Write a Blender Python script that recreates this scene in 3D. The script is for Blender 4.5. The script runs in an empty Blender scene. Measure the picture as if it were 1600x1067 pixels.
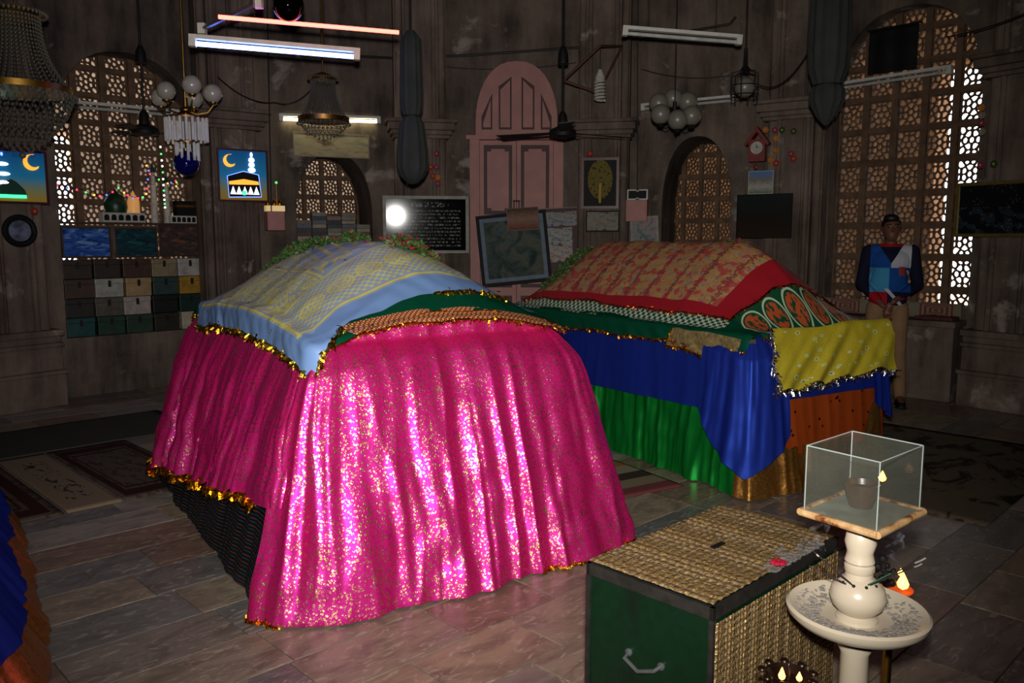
import bpy, math, random
from mathutils import Vector, Matrix, noise
rnd = random.Random(11)
scene = bpy.context.scene
col = scene.collection
PI = math.pi
# ---------------------------------------------------------------- camera, sky, flash, exposure
FPX = 1280.0                       # focal length in pixels of the 1600 px wide frame
PITCH = math.atan(158 / FPX)
CAM = Vector((0, 0, 1.55))
cam = bpy.data.cameras.new('camera'); cam.sensor_width = 36; cam.lens = 36 * FPX / 1600
cam.clip_start = .05; cam.clip_end = 200
cam_o = bpy.data.objects.new('camera', cam); col.objects.link(cam_o)
cam_o.location = CAM; cam_o.rotation_euler = (PI / 2 - PITCH, 0, 0)
scene.camera = cam_o
world = bpy.data.worlds.new('sky'); scene.world = world; world.use_nodes = True
wb = world.node_tree.nodes['Background']
wb.inputs[0].default_value = (.93, .96, 1, 1); wb.inputs[1].default_value = 4.0
fl = bpy.data.lights.new('camera_flash', 'SPOT'); fl.energy = 820; fl.shadow_soft_size = .035
fl.spot_size = math.radians(92); fl.spot_blend = 1.0; fl.color = (1, .97, .93)
fl_o = bpy.data.objects.new('camera_flash', fl); col.objects.link(fl_o)
fl_o.location = (.0, -.02, 1.69); fl_o.rotation_euler = (PI / 2 - PITCH * .25, 0, .03)
vs = scene.view_settings
scene.display_settings.display_device = 'sRGB'
vs.view_transform = 'Standard'; vs.look = 'None'; vs.gamma = 1; vs.exposure = 0; vs.use_curve_mapping = False

# ---------------------------------------------------------------- geometry of the room
RW = 5.63; CX, CY = 0.0, 4.42; CEIL = 5.2      # sixteen-sided hall
cp, sp = math.cos(PITCH), math.sin(PITCH)
def ray(x, y):
    u = (x - 800) / FPX; v = (y - 533.5) / FPX
    return Vector((u, cp - v * sp, -sp - v * cp))
def at(x, y, Y):                    # the place at distance Y that the photograph shows at x, y
    r = ray(x, y); return CAM + r * (Y / r.y)
def ground(x, y, z=0):
    r = ray(x, y); return CAM + r * ((z - CAM.z) / r.z)
def wall_frame(deg, off=0):
    f = math.radians(deg); n = Vector((math.sin(f), -math.cos(f), 0)); d = Vector((math.cos(f), math.sin(f), 0))
    return Vector((CX, CY, 0)) - n * (RW - off), n, d
def onwall(deg, x, y, off=0):
    p0, n, d = wall_frame(deg, off); r = ray(x, y)
    return CAM + r * ((p0 - CAM).dot(n) / r.dot(n))
def wpt(deg, s, z, off=0):          # a place on a wall by run and height
    p0, n, d = wall_frame(deg, off); return p0 + d * s + Vector((0, 0, z))

# ---------------------------------------------------------------- object helpers
def tag(o, label, cat=None, group=None, kind=None):
    if label: o['label'] = label
    if cat: o['category'] = cat
    if group: o['group'] = group
    if kind: o['kind'] = kind
    return o
def empty(name, loc=(0, 0, 0), rz=0, rx=0):
    o = bpy.data.objects.new(name, None); o.empty_display_size = .05
    o.location = loc; o.rotation_euler = (rx, 0, rz); col.objects.link(o); return o
def copy_tree(o, parent=None):
    c = o.copy(); col.objects.link(c); c.parent = parent
    for ch in list(o.children): copy_tree(ch, c)
    return c
class MB:
    def __init__(s): s.v = []; s.f = []; s.uv = {}; s.mi = []; s.cm = 0
    def add(s, vs, fs):
        b = len(s.v); s.v += [tuple(v) for v in vs]
        for f in fs: s.f.append([b + i for i in f]); s.mi.append(s.cm)
        return b
    def box(s, c, d, rz=0, rx=0):
        m = Matrix.Rotation(rz, 3, 'Z') @ Matrix.Rotation(rx, 3, 'X'); c = Vector(c); x, y, z = d[0] / 2, d[1] / 2, d[2] / 2
        p = [c + m @ Vector(q) for q in ((-x, -y, -z), (x, -y, -z), (x, y, -z), (-x, y, -z), (-x, -y, z), (x, -y, z), (x, y, z), (-x, y, z))]
        s.add(p, [(0, 3, 2, 1), (4, 5, 6, 7), (0, 1, 5, 4), (1, 2, 6, 5), (2, 3, 7, 6), (3, 0, 4, 7)]); return s
    def ring(s, p, q, r, n):
        d = (Vector(q) - Vector(p)).normalized(); a = d.orthogonal().normalized(); b = d.cross(a); return a, b
    def cyl(s, p, q, r, r2=None, n=12):
        r2 = r if r2 is None else r2; a, b = s.ring(p, q, r, n); p, q = Vector(p), Vector(q); vs = []
        for c, rr in ((p, r), (q, r2)):
            for i in range(n): t = 2 * PI * i / n; vs.append(c + (a * math.cos(t) + b * math.sin(t)) * rr)
        fs = [(i, (i + 1) % n, n + (i + 1) % n, n + i) for i in range(n)] + [tuple(range(n))[::-1], tuple(range(n, 2 * n))]
        s.add(vs, fs); return s
    def tube(s, pts, r, n=6, closed=False):
        pts = [Vector(p) for p in pts]; m = len(pts); vs = []; a = None
        for i, p in enumerate(pts):
            d = (pts[min(i + 1, m - 1)] - pts[max(i - 1, 0)])
            if closed: d = pts[(i + 1) % m] - pts[i - 1]
            d = d.normalized() if d.length > 1e-9 else Vector((0, 0, 1))
            a = d.orthogonal() if a is None else a - d * a.dot(d)
            if a.length < 1e-6: a = d.orthogonal()
            a.normalize(); b = d.cross(a); rr = r[i] if isinstance(r, (list, tuple)) else r
            vs += [p + (a * math.cos(2 * PI * k / n) + b * math.sin(2 * PI * k / n)) * rr for k in range(n)]
        fs = []
        for i in range(m if closed else m - 1):
            j = (i + 1) % m
            fs += [(i * n + k, i * n + (k + 1) % n, j * n + (k + 1) % n, j * n + k) for k in range(n)]
        if not closed: fs += [tuple(range(n))[::-1], tuple(range((m - 1) * n, m * n))]
        s.add(vs, fs); return s
    def lathe(s, prof, c=(0, 0, 0), n=24, rib=0, ribn=0):
        c = Vector(c); vs = []
        for r, z in prof:
            for k in range(n):
                t = 2 * PI * k / n; rr = max(r, 1e-4) * (1 + rib * math.cos(ribn * t)); vs.append(c + Vector((rr * math.cos(t), rr * math.sin(t), z)))
        m = len(prof); fs = []
        for i in range(m - 1): fs += [(i * n + k, i * n + (k + 1) % n, (i + 1) * n + (k + 1) % n, (i + 1) * n + k) for k in range(n)]
        fs += [tuple(range(n))[::-1], tuple(range((m - 1) * n, m * n))]
        s.add(vs, fs); return s
    def sph(s, c, r, n=14, m=9):
        r = (r, r, r) if not isinstance(r, (tuple, list)) else r; c = Vector(c); vs = [c + Vector((0, 0, -r[2]))]
        for j in range(1, m):
            p = -PI / 2 + PI * j / m
            vs += [c + Vector((r[0] * math.cos(p) * math.cos(2 * PI * k / n), r[1] * math.cos(p) * math.sin(2 * PI * k / n), r[2] * math.sin(p))) for k in range(n)]
        vs.append(c + Vector((0, 0, r[2]))); fs = [(0, 1 + (k + 1) % n, 1 + k) for k in range(n)]
        for j in range(m - 2): fs += [(1 + j * n + k, 1 + j * n + (k + 1) % n, 1 + (j + 1) * n + (k + 1) % n, 1 + (j + 1) * n + k) for k in range(n)]
        t = len(vs) - 1; fs += [(1 + (m - 2) * n + k, 1 + (m - 2) * n + (k + 1) % n, t) for k in range(n)]
        s.add(vs, fs); return s
    def prism(s, poly, y0, y1):      # outline in x, z; from y0 (front) to y1 (back)
        n = len(poly); vs = [(x, y0, z) for x, z in poly] + [(x, y1, z) for x, z in poly]
        s.add(vs, [tuple(range(n)), tuple(range(2 * n - 1, n - 1, -1))] + [(i, n + i, n + (i + 1) % n, (i + 1) % n) for i in range(n)]); return s
    def grid(s, fn, nu, nv, uvf=None):
        b = len(s.v)
        for j in range(nv + 1):
            for i in range(nu + 1):
                s.v.append(tuple(fn(i / nu, j / nv)))
                if uvf: s.uv[b + j * (nu + 1) + i] = uvf(i / nu, j / nv)
        for j in range(nv):
            for i in range(nu):
                k = b + j * (nu + 1) + i; s.f.append([k, k + 1, k + nu + 2, k + nu + 1]); s.mi.append(s.cm)
        return s
    def mesh(s, name, mats, smooth=True, ang=35):
        me = bpy.data.meshes.new(name); me.from_pydata(s.v, [], s.f)
        for m in (mats if isinstance(mats, (list, tuple)) else [mats]): me.materials.append(m)
        if any(s.mi): me.polygons.foreach_set('material_index', s.mi)
        if s.uv:
            l = me.uv_layers.new(name='UVMap'); vi = [0] * len(me.loops); me.loops.foreach_get('vertex_index', vi)
            l.data.foreach_set('uv', [c for i in vi for c in s.uv.get(i, (0, 0))])
        me.validate(); me.update()
        if smooth:
            me.shade_smooth(); me.set_sharp_from_angle(angle=math.radians(ang))
        return me
    def build(s, name, mats, parent=None, smooth=True, loc=None, rz=0, rx=0, ang=35, bevel=0, solid=0):
        o = bpy.data.objects.new(name, s.mesh(name, mats, smooth, ang)); col.objects.link(o)
        if parent: o.parent = parent
        if loc is not None: o.location = loc
        o.rotation_euler = (rx, 0, rz)
        if solid: md = o.modifiers.new('thickness', 'SOLIDIFY'); md.thickness = solid; md.offset = -1
        if bevel: md = o.modifiers.new('bevel', 'BEVEL'); md.width = bevel; md.segments = 2; md.limit_method = 'ANGLE'
        return o
def obj(name, me, parent=None, loc=(0, 0, 0), rz=0):
    o = bpy.data.objects.new(name, me); col.objects.link(o); o.parent = parent; o.location = loc; o.rotation_euler = (0, 0, rz); return o
def plate(name, outer, holes, thick, mat):   # flat plate in x, z with real holes; front face y = 0, back y = thick
    cu = bpy.data.curves.new(name, 'CURVE'); cu.dimensions = '2D'; cu.fill_mode = 'BOTH'; cu.extrude = thick / 2
    for poly in [outer] + holes:
        sp_ = cu.splines.new('POLY'); sp_.points.add(len(poly) - 1); sp_.use_cyclic_u = True
        for p, (x, z) in zip(sp_.points, poly): p.co = (x, z, 0, 1)
    ob = bpy.data.objects.new(name, cu); me = bpy.data.meshes.new_from_object(ob)
    bpy.data.objects.remove(ob); bpy.data.curves.remove(cu)
    co = [0.0] * (3 * len(me.vertices)); me.vertices.foreach_get('co', co)
    out = []
    for i in range(0, len(co), 3): out += [co[i], thick / 2 - co[i + 2], co[i + 1]]
    me.vertices.foreach_set('co', out); me.materials.clear(); me.materials.append(mat); me.name = name
    me.polygons.foreach_set('use_smooth', [False] * len(me.polygons)); me.update(); return me
def arch(x0, x1, z0, zs, za, n=9, xa=None):   # pointed arch outline, counter-clockwise
    xa = (x0 + x1) / 2 if xa is None else xa; pts = [(x0, z0), (x1, z0)]
    for i in range(n + 1): t = i / n * PI / 2; pts.append((xa + (x1 - xa) * math.cos(t) ** .85, zs + (za - zs) * math.sin(t)))
    for i in range(n - 1, -1, -1): t = i / n * PI / 2; pts.append((xa + (x0 - xa) * math.cos(t) ** .85, zs + (za - zs) * math.sin(t)))
    return pts
def rect(x0, x1, z0, z1): return [(x0, z0), (x1, z0), (x1, z1), (x0, z1)]

# ---------------------------------------------------------------- materials
class S:                             # arithmetic on node sockets
    def __init__(s, g, k): s.g = g; s.k = k
    def m(s, op, *o):
        n = s.g.nt.nodes.new('ShaderNodeMath'); n.operation = op
        for i, q in enumerate((s,) + o):
            if isinstance(q, S): s.g.nt.links.new(q.k, n.inputs[i])
            else: n.inputs[i].default_value = q
        return S(s.g, n.outputs[0])
    def __add__(s, o): return s.m('ADD', o)
    def __sub__(s, o): return s.m('SUBTRACT', o)
    def __mul__(s, o): return s.m('MULTIPLY', o)
    __rmul__ = __mul__; __radd__ = __add__
    def __rsub__(s, o): return (s * -1) + o
    def __truediv__(s, o): return s.m('DIVIDE', o)
    def __lt__(s, o): return s.m('LESS_THAN', o)
    def __gt__(s, o): return s.m('GREATER_THAN', o)
    def sin(s): return s.m('SINE')
    def abs(s): return s.m('ABSOLUTE')
    def fr(s): return s.m('FRACT')
    def fl(s): return s.m('FLOOR')
    def sq(s): return s.m('SQRT')
    def max(s, o): return s.m('MAXIMUM', o)
    def min(s, o): return s.m('MINIMUM', o)
    def pw(s, o): return s.m('POWER', o)
    def clamp(s): return s.m('MINIMUM', 1.0).m('MAXIMUM', 0.0)
    def band(s, a, b): return (s > a) * (s < b)
class Gm:
    def __init__(s, name, rough=.6, metal=0, spec=.5):
        s.mat = bpy.data.materials.new(name); s.mat.use_nodes = True; s.nt = s.mat.node_tree
        s.b = s.nt.nodes['Principled BSDF']; s.b.inputs['Roughness'].default_value = rough; s.b.inputs['Metallic'].default_value = metal
        s.b.inputs['Specular IOR Level'].default_value = spec
    def node(s, t, **kw):
        n = s.nt.nodes.new('ShaderNode' + t)
        for k, v in kw.items(): setattr(n, k, v)
        return n
    def coord(s, kind='Object', scale=(1, 1, 1), rand=False):
        n = s.node('TexCoord'); m = s.node('Mapping'); s.nt.links.new(n.outputs[kind], m.inputs[0]); m.inputs['Scale'].default_value = scale
        if rand:
            oi = s.node('ObjectInfo'); c = s.node('CombineXYZ'); r = S(s, oi.outputs['Random'])
            for i, k in enumerate((37, 91, 53)): s.nt.links.new((r * k).k, c.inputs[i])
            s.nt.links.new(c.outputs[0], m.inputs['Location'])
        return m.outputs[0]
    def uv(s):
        n = s.node('TexCoord'); x = s.node('SeparateXYZ'); s.nt.links.new(n.outputs['UV'], x.inputs[0]); return S(s, x.outputs[0]), S(s, x.outputs[1])
    def xyz(s, kind='Object'):
        n = s.node('TexCoord'); x = s.node('SeparateXYZ'); s.nt.links.new(n.outputs[kind], x.inputs[0]); return [S(s, x.outputs[i]) for i in range(3)]
    def rand(s): return S(s, s.node('ObjectInfo').outputs['Random'])
    def noise(s, vec, scale, detail=3, rough=.55, dist=0):
        n = s.node('TexNoise'); s.nt.links.new(vec, n.inputs['Vector']); n.inputs['Scale'].default_value = scale; n.inputs['Detail'].default_value = detail
        n.inputs['Roughness'].default_value = rough; n.inputs['Distortion'].default_value = dist; return S(s, n.outputs['Fac'])
    def voro(s, vec, scale, feature='F1', out='Distance'):
        n = s.node('TexVoronoi'); n.feature = feature; s.nt.links.new(vec, n.inputs['Vector']); n.inputs['Scale'].default_value = scale
        return S(s, n.outputs[out]) if out == 'Distance' else n.outputs[out]
    def ramp(s, fac, stops, const=False):
        n = s.node('ValToRGB'); e = n.color_ramp.elements
        if const: n.color_ramp.interpolation = 'CONSTANT'
        while len(e) < len(stops): e.new(.5)
        for q, (p, c) in zip(e, stops): q.position = p; q.color = (*c, 1)
        s.nt.links.new(fac.k if isinstance(fac, S) else fac, n.inputs[0]); return n.outputs[0]
    def mix(s, fac, a, b):
        n = s.node('Mix', data_type='RGBA')
        for i, q in ((0, fac), (6, a), (7, b)):
            q = q.k if isinstance(q, S) else q
            if isinstance(q, bpy.types.NodeSocket): s.nt.links.new(q, n.inputs[i])
            elif isinstance(q, tuple): n.inputs[i].default_value = (*q, 1)
            else: n.inputs[i].default_value = q
        return n.outputs[2]
    def set(s, name, v):
        v = v.k if isinstance(v, S) else v
        if isinstance(v, bpy.types.NodeSocket): s.nt.links.new(v, s.b.inputs[name])
        elif isinstance(v, tuple): s.b.inputs[name].default_value = (*v, 1)
        else: s.b.inputs[name].default_value = v
        return s
    def col(s, v): return s.set('Base Color', v)
    def bump(s, h, strength=.3, dist=.01):
        n = s.node('Bump'); n.inputs['Strength'].default_value = strength; n.inputs['Distance'].default_value = dist
        s.nt.links.new(h.k, n.inputs['Height']); s.nt.links.new(n.outputs[0], s.b.inputs['Normal']); return s
def hexc(h):
    f = lambda c: c / 12.92 if c <= .04045 else ((c + .055) / 1.055) ** 2.4
    return tuple(f(int(h[i:i + 2], 16) / 255) for i in (0, 2, 4))
_mc = {}
def plain(name, c, rough=.6, metal=0, var=.25, scale=14, bump=.1, spec=.5):   # worn single-colour surface
    if name in _mc: return _mc[name]
    g = Gm(name, rough, metal, spec); v = g.coord('Object', rand=True); n = g.noise(v, scale, 4)
    d = tuple(x * (1 - var) for x in c); e = tuple(min(1, x * (1 + var * .6)) for x in c)
    g.col(g.ramp(n, [(.3, d), (.7, e)])); g.bump(n, bump, .006); _mc[name] = g.mat; return g.mat
def emit(name, c, st):
    if name in _mc: return _mc[name]
    g = Gm(name, .4); g.col(tuple(min(1, x) for x in c)); g.set('Emission Color', tuple(c)); g.set('Emission Strength', st); _mc[name] = g.mat; return g.mat
def glass(name, c=(.9, .95, .95), rough=.03, alpha=.25):      # thin pane: mostly clear, with reflection and a film of dust
    if name in _mc: return _mc[name]
    g = Gm(name, rough, 0, .8); n = g.noise(g.coord('Object', rand=True), 9, 3); g.col(c); g.set('Alpha', n * alpha * 1.2 + alpha * .4); _mc[name] = g.mat; return g.mat

def wallmat(name, c, dark, pale, patch=.62):
    g = Gm(name, .85, 0, .25); v = g.coord('Object', rand=True); st = g.coord('Object', (2.2, 2.2, .35), rand=True)
    big = g.noise(v, 1.3, 5, .6); streak = g.noise(st, 2.2, 4, .65); fine = g.noise(v, 22, 4, .7); pz = g.noise(v, 2.1, 6, .62, .4)
    base = g.mix(((big * .6 + streak * .55 - .58) * 3.2 + .5).clamp(), dark, c)
    base = g.mix(((pz - patch) * 12).clamp() * .85, base, pale)
    base = g.mix((fine * 1.2 - .35).clamp() * .35, base, tuple(x * .45 for x in dark)); g.col(base)
    g.bump(fine * .5 + pz * .8 + big, .35, .02); return g.mat
M_wall = wallmat('sooty_plaster', hexc('806f62'), hexc('3a322d'), hexc('a0948a'), .61)
M_stone = wallmat('brown_stone', hexc('88766a'), hexc('43372f'), hexc('a89a90'), .60)
M_jali = plain('jali_stone', hexc('6b5442'), .85, 0, .35, 9, .3, .2)
M_out = plain('outer_sandstone', hexc('e2c9ae'), .9, 0, .2, 3, .2, .1)
M_out2 = plain('outer_brown_stone', hexc('8a6444'), .9, 0, .25, 3, .2, .1)
M_ceil = plain('ceiling_plaster', hexc('4a443e'), .9, 0, .3, 3)
M_gold = plain('gold_foil', hexc('e0a030'), .28, 1, .25, 60, .4)
M_goldd = plain('gold_tinsel', hexc('d08a18'), .3, 1, .4, 90, .5)
M_silver = plain('silver_tinsel', hexc('dcdcd4'), .2, 1, .2, 80, .5)
M_brass = plain('old_brass', hexc('9a7434'), .35, 1, .3, 20)
M_iron = plain('black_iron', hexc('1b1917'), .55, .4, .3, 25)
M_white = plain('white_enamel', hexc('c9c6bd'), .45, 0, .15, 12)
M_grayp = plain('grey_metal', hexc('777a7a'), .4, .7, .2, 20)
M_wood = plain('dark_wood', hexc('3a261a'), .5, 0, .35, 18)
M_black = plain('black_paint', hexc('0d0d0e'), .65, 0, .2, 12, .1, .25)
M_cable = plain('black_cable', hexc('101010'), .6, 0, .2, 30)
M_pinkw = plain('pink_paint', hexc('b27b72'), .6, 0, .14, 5, .15)
M_pinkd = plain('brown_trim_paint', hexc('43241f'), .6, 0, .2, 9)
# ---------------------------------------------------------------- room shell
NS = 16; HALF = RW * math.tan(PI / NS)
def ngon(r, n=NS, a0=PI / NS): return [(CX + r / math.cos(PI / n) * math.sin(a0 + 2 * PI * i / n), CY + r / math.cos(PI / n) * math.cos(a0 + 2 * PI * i / n)) for i in range(n)]
mb = MB(); pts = ngon(RW + .2)[::-1]
mb.add([(x, y, -.012) for x, y in pts] + [(x, y, -.2) for x, y in pts], [tuple(range(NS)), tuple(range(2 * NS - 1, NS - 1, -1))] + [(i, NS + i, NS + (i + 1) % NS, (i + 1) % NS) for i in range(NS)])
def marble(name, stops, rough=.3):
    g = Gm(name, rough, 0, .5); v = g.coord('Object', (1, 2.6, 1), rand=True); r = g.rand()
    a = g.noise(v, 2.6, 6, .62, 1.6); b = g.noise(v, 8, 5, .6, 2.2); c0 = g.ramp(r, stops, True)
    g.col(g.mix(((b - .55) * 9).clamp() * .6, g.mix(((a - .42) * 4).clamp() * .6, c0, hexc('453c37')), hexc('b5a594')))
    g.set('Roughness', b * .25 + rough - .06); g.bump(b, .06, .004); return g.mat
M_grout = plain('floor_bed', hexc('3b352f'), .8, 0, .3, 10)
M_slab = marble('marble_slab', [(0, hexc('7f7469')), (.14, hexc('8f7f6c')), (.3, hexc('6f6a66')), (.44, hexc('9a8f86')), (.58, hexc('84695a')), (.72, hexc('73706c')), (.86, hexc('97826a'))])
floor = tag(mb.build('floor', M_grout, smooth=False), 'veined grey and brown marble slab floor of the hall', kind='structure')
fd = math.radians(44); d1 = Vector((math.cos(fd), math.sin(fd), 0)); d2 = Vector((-d1.y, d1.x, 0))
slabs = []; lens = (.5, .62, .74); W_ROW = .31
def in_room(p): return math.hypot(p.x - CX, p.y - CY) < RW + .05
def vis(p):
    d = p - CAM; z = d.y * cp - d.z * sp
    if z < .6: return False
    x = 800 + FPX * d.x / z; y = 533.5 - FPX * (d.y * sp + d.z * cp) / z
    return -380 < x < 1980 and y < 1330
for j in range(-14, 34):
    s0 = -7 + rnd.random() * .6
    while s0 < 12:
        L = rnd.choice(lens); p = d1 * (s0 + L / 2) + d2 * (j * W_ROW); p.y += 0; s0 += L
        if in_room(p) and vis(p): slabs.append((p.length, p, L))
slabs.sort(key=lambda q: q[0])
sl_me = {}
for L in lens:
    m_ = MB(); a, b = L / 2 - .0025, W_ROW / 2 - .0025
    m_.add([(-a, -b, -.011), (a, -b, -.011), (a, b, -.011), (-a, b, -.011), (-a, -b, -.0015), (a, -b, -.0015), (a, b, -.0015), (-a, b, -.0015), (-a + .002, -b + .002, 0), (a - .002, -b + .002, 0), (a - .002, b - .002, 0), (-a + .002, b - .002, 0)],
           [(0, 1, 5, 4), (1, 2, 6, 5), (2, 3, 7, 6), (3, 0, 4, 7), (4, 5, 9, 8), (5, 6, 10, 9), (6, 7, 11, 10), (7, 4, 8, 11), (8, 9, 10, 11)])
    sl_me[L] = m_.mesh('floor_slab', M_slab, False)
for k, (d, p, L) in enumerate(slabs[:300]):
    o = obj('floor_slab', sl_me[L], floor, (p.x, p.y, -rnd.random() * .0012), fd + (PI if rnd.random() < .5 else 0))
rest = MB()
for d, p, L in slabs[300:]:
    c = [p + d1 * (sx * (L / 2 - .003)) + d2 * (sy * (W_ROW / 2 - .003)) for sx, sy in ((-1, -1), (1, -1), (1, 1), (-1, 1))]
    rest.add([(q.x, q.y, -.011) for q in c] + [(q.x, q.y, 0) for q in c], [(4, 5, 6, 7), (0, 1, 5, 4), (1, 2, 6, 5), (2, 3, 7, 6), (3, 0, 4, 7)])
if rest.v: tag(rest.build('far_floor_slabs', M_slab, floor, smooth=False), None, kind='stuff')
mb = MB(); pts = ngon(RW + .5)[::-1]
mb.add([(x, y, CEIL) for x, y in pts] + [(x, y, CEIL + .2) for x, y in pts], [tuple(range(NS))[::-1], tuple(range(NS, 2 * NS))] + [(i, (i + 1) % NS, NS + (i + 1) % NS, NS + i) for i in range(NS)])
tag(mb.build('ceiling', M_ceil, smooth=False), 'dark sooty plaster ceiling high above the hall', kind='structure')
mb = MB(); mb.box((0, 4, -.3), (60, 60, .2))
tag(mb.build('ground', M_out, smooth=False), 'sunlit sandstone ground outside the hall', kind='structure')

LW, RWN = 45, -45
L_OPEN = arch(-.56, .88, .59, 2.55, 3.42, xa=.15); R_OPEN = arch(-.80, .64, .90, 2.95, 3.86, xa=-.08)
LN_OPEN = arch(-.34, .54, 1.32, 1.86, 2.55); RN_OPEN = arch(-.42, .37, 1.0, 1.95, 2.74)
sides = {0: 'back', 1: 'back_left', 2: 'left_window', 3: 'left', 4: 'far_left', -1: 'back_right', -2: 'right_window', -3: 'right', -4: 'far_right',
         5: 'rear_left', 6: 'rear_left_inner', 7: 'rear_left_middle', 8: 'rear', -7: 'rear_right_middle', -6: 'rear_right_inner', -5: 'rear_right'}
for k, side in sides.items():
    deg = k * 22.5; holes = {2: [L_OPEN], -2: [R_OPEN], 1: [LN_OPEN], -1: [RN_OPEN]}.get(k, [])
    th = .9 if k in (1, -1) else .36
    me = plate('wall_' + side, rect(-HALF - .02, HALF + .02, -.02, CEIL + .02), holes, th, M_wall)
    o = obj('wall_' + side, me, None, wpt(deg, 0, 0), math.radians(deg))
    tag(o, {0: 'stained plaster wall around the pink arched door', 1: 'dark plaster wall with the arched book niche', 2: 'stone wall around the latticed window with the stacked tins',
            -1: 'peeling plaster wall with the deep empty arched niche', -2: 'stone wall around the tall latticed window behind the man'}.get(k, 'plain sooty wall of the hall, ' + side.replace('_', ' ') + ' side'), kind='structure')

# pilasters at the corners between the walls
def pilaster(name, deg, label, cap_z=2.72):
    p = Vector((CX, CY, 0)) + Vector((-math.sin(math.radians(deg)), math.cos(math.radians(deg)), 0)) * (RW / math.cos(PI / NS) + .02)
    e = tag(empty(name, p, math.radians(deg)), label, kind='structure')
    b = MB(); b.box((0, -.17, 2.6), (.60, .3, CEIL)); b.box((0, -.20, 2.6), (.40, .36, CEIL))
    for x in (-.245, .245): b.cyl((x, -.325, .0), (x, -.325, CEIL), .045, n=12)
    for x in (-.15, .15): b.cyl((x, -.385, .0), (x, -.385, CEIL), .028, n=10)
    b.box((0, -.385, 2.6), (.2, .03, CEIL)); b.build('shaft', M_stone, e)
    b = MB()
    for z0, z1, gx in ((0, .3, .10), (.3, .34, .13), (.34, .56, .07), (.56, .60, .10), (.60, .66, .07), (.66, .72, .11)): b.box((0, -.22, (z0 + z1) / 2), (.60 + gx, .40 + gx * .8, z1 - z0))
    b.build('base', M_stone, e, bevel=.008)
    b = MB()
    for z0, z1, gx in ((0, .04, .05), (.04, .09, .1), (.09, .17, .16), (.17, .21, .22)): b.box((0, -.22, cap_z + (z0 + z1) / 2), (.60 + gx, .38 + gx, z1 - z0))
    b.build('capital', M_stone, e, bevel=.008); return e
pilaster('trim_1', 56.25, 'clustered stone pilaster left of the latticed window with tins')
pilaster('trim_2', 33.75, 'clustered stone pilaster right of the latticed window with tins')
pilaster('trim_3', 11.25, 'clustered stone pilaster left of the pink door')
pilaster('trim_4', -11.25, 'clustered stone pilaster right of the pink door')
pilaster('trim_5', -33.75, 'clustered stone pilaster left of the tall latticed window', 2.82)
pilaster('trim_6', -56.25, 'clustered stone pilaster right of the tall latticed window', 3.0)

# pierced stone lattices
def clip(poly, nx, nz, c):           # keep nx*x + nz*z <= c
    out = []
    for i in range(len(poly)):
        a, b = poly[i], poly[(i + 1) % len(poly)]; da, db = nx * a[0] + nz * a[1] - c, nx * b[0] + nz * b[1] - c
        if da <= 0: out.append(a)
        if (da < 0 < db) or (db < 0 < da): t = da / (da - db); out.append((a[0] + (b[0] - a[0]) * t, a[1] + (b[1] - a[1]) * t))
    return out
def jali_tile(name, w, h, bw, bh, seeds, bar=.013, thick=.045):
    holes = []
    for i, (x, z) in enumerate(seeds):
        poly = rect(-bw / 2, bw / 2, -bh / 2, bh / 2)
        for j, (x2, z2) in enumerate(seeds):
            if i == j or not poly: continue
            dx, dz = x2 - x, z2 - z; l = math.hypot(dx, dz); nx, nz = dx / l, dz / l
            poly = clip(poly, nx, nz, nx * (x + x2) / 2 + nz * (z + z2) / 2 - bar / 2)
        if len(poly) < 3: continue
        ar = abs(sum(poly[k][0] * poly[(k + 1) % len(poly)][1] - poly[(k + 1) % len(poly)][0] * poly[k][1] for k in range(len(poly)))) / 2
        if ar < 1.2e-4: continue
        sm = []
        for k in range(len(poly)):
            a, b = poly[k], poly[(k + 1) % len(poly)]
            sm += [(a[0] * .72 + b[0] * .28, a[1] * .72 + b[1] * .28), (a[0] * .28 + b[0] * .72, a[1] * .28 + b[1] * .72)]
        holes.append(sm)
    return plate(name, rect(-w / 2, w / 2, -h / 2, h / 2), holes, thick, M_jali)
def ringseeds(r1, r2, a0, asp=1.0, n2=12):
    s = [(0, 0)] + [(r1 * math.cos(a0 + k * PI / 3), asp * r1 * math.sin(a0 + k * PI / 3)) for k in range(6)]
    s += [(r2 * math.cos(a0 + PI / n2 + k * 2 * PI / n2), asp * r2 * math.sin(a0 + PI / n2 + k * 2 * PI / n2)) for k in range(n2)]
    s += [(sx * r2 * 1.25, sz * r2 * 1.3 * asp) for sx in (-1, 1) for sz in (-1, 1)]; return s
def lattice(name, deg, off, cols, rows, w, h, bw, bh, label, ins, extra_frame=None):
    e = tag(empty(name, wpt(deg, 0, 0, off), math.radians(deg)), label, kind='structure')
    asp = bh / bw; ta = jali_tile('jali_panel', w, h, bw, bh, ringseeds(bw * .27, bw * .52, 0, asp)); tb = jali_tile('jali_panel', w, h, bw, bh, ringseeds(bw * .26, bw * .5, PI / 6, asp))
    fr = MB()
    for i, x in enumerate(cols):
        for j, z in enumerate(rows):
            if not ins(x, z): continue
            obj('jali_panel', ta if (i + j) % 2 else tb, e, (x, 0, z))
    xs = [cols[0] - w / 2] + [c + w / 2 for c in cols]; zs = [rows[0] - h / 2] + [r + h / 2 for r in rows]
    for x in xs: fr.box((x, -.012, (zs[0] + zs[-1]) / 2), (w - bw - .012, .05, zs[-1] - zs[0] + .06))
    for z in zs: fr.box(((xs[0] + xs[-1]) / 2, -.008, z), (xs[-1] - xs[0] + .05, .04, h - bh - .014))
    fr.build('lattice_frame', M_jali, e, smooth=False); return e
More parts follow.
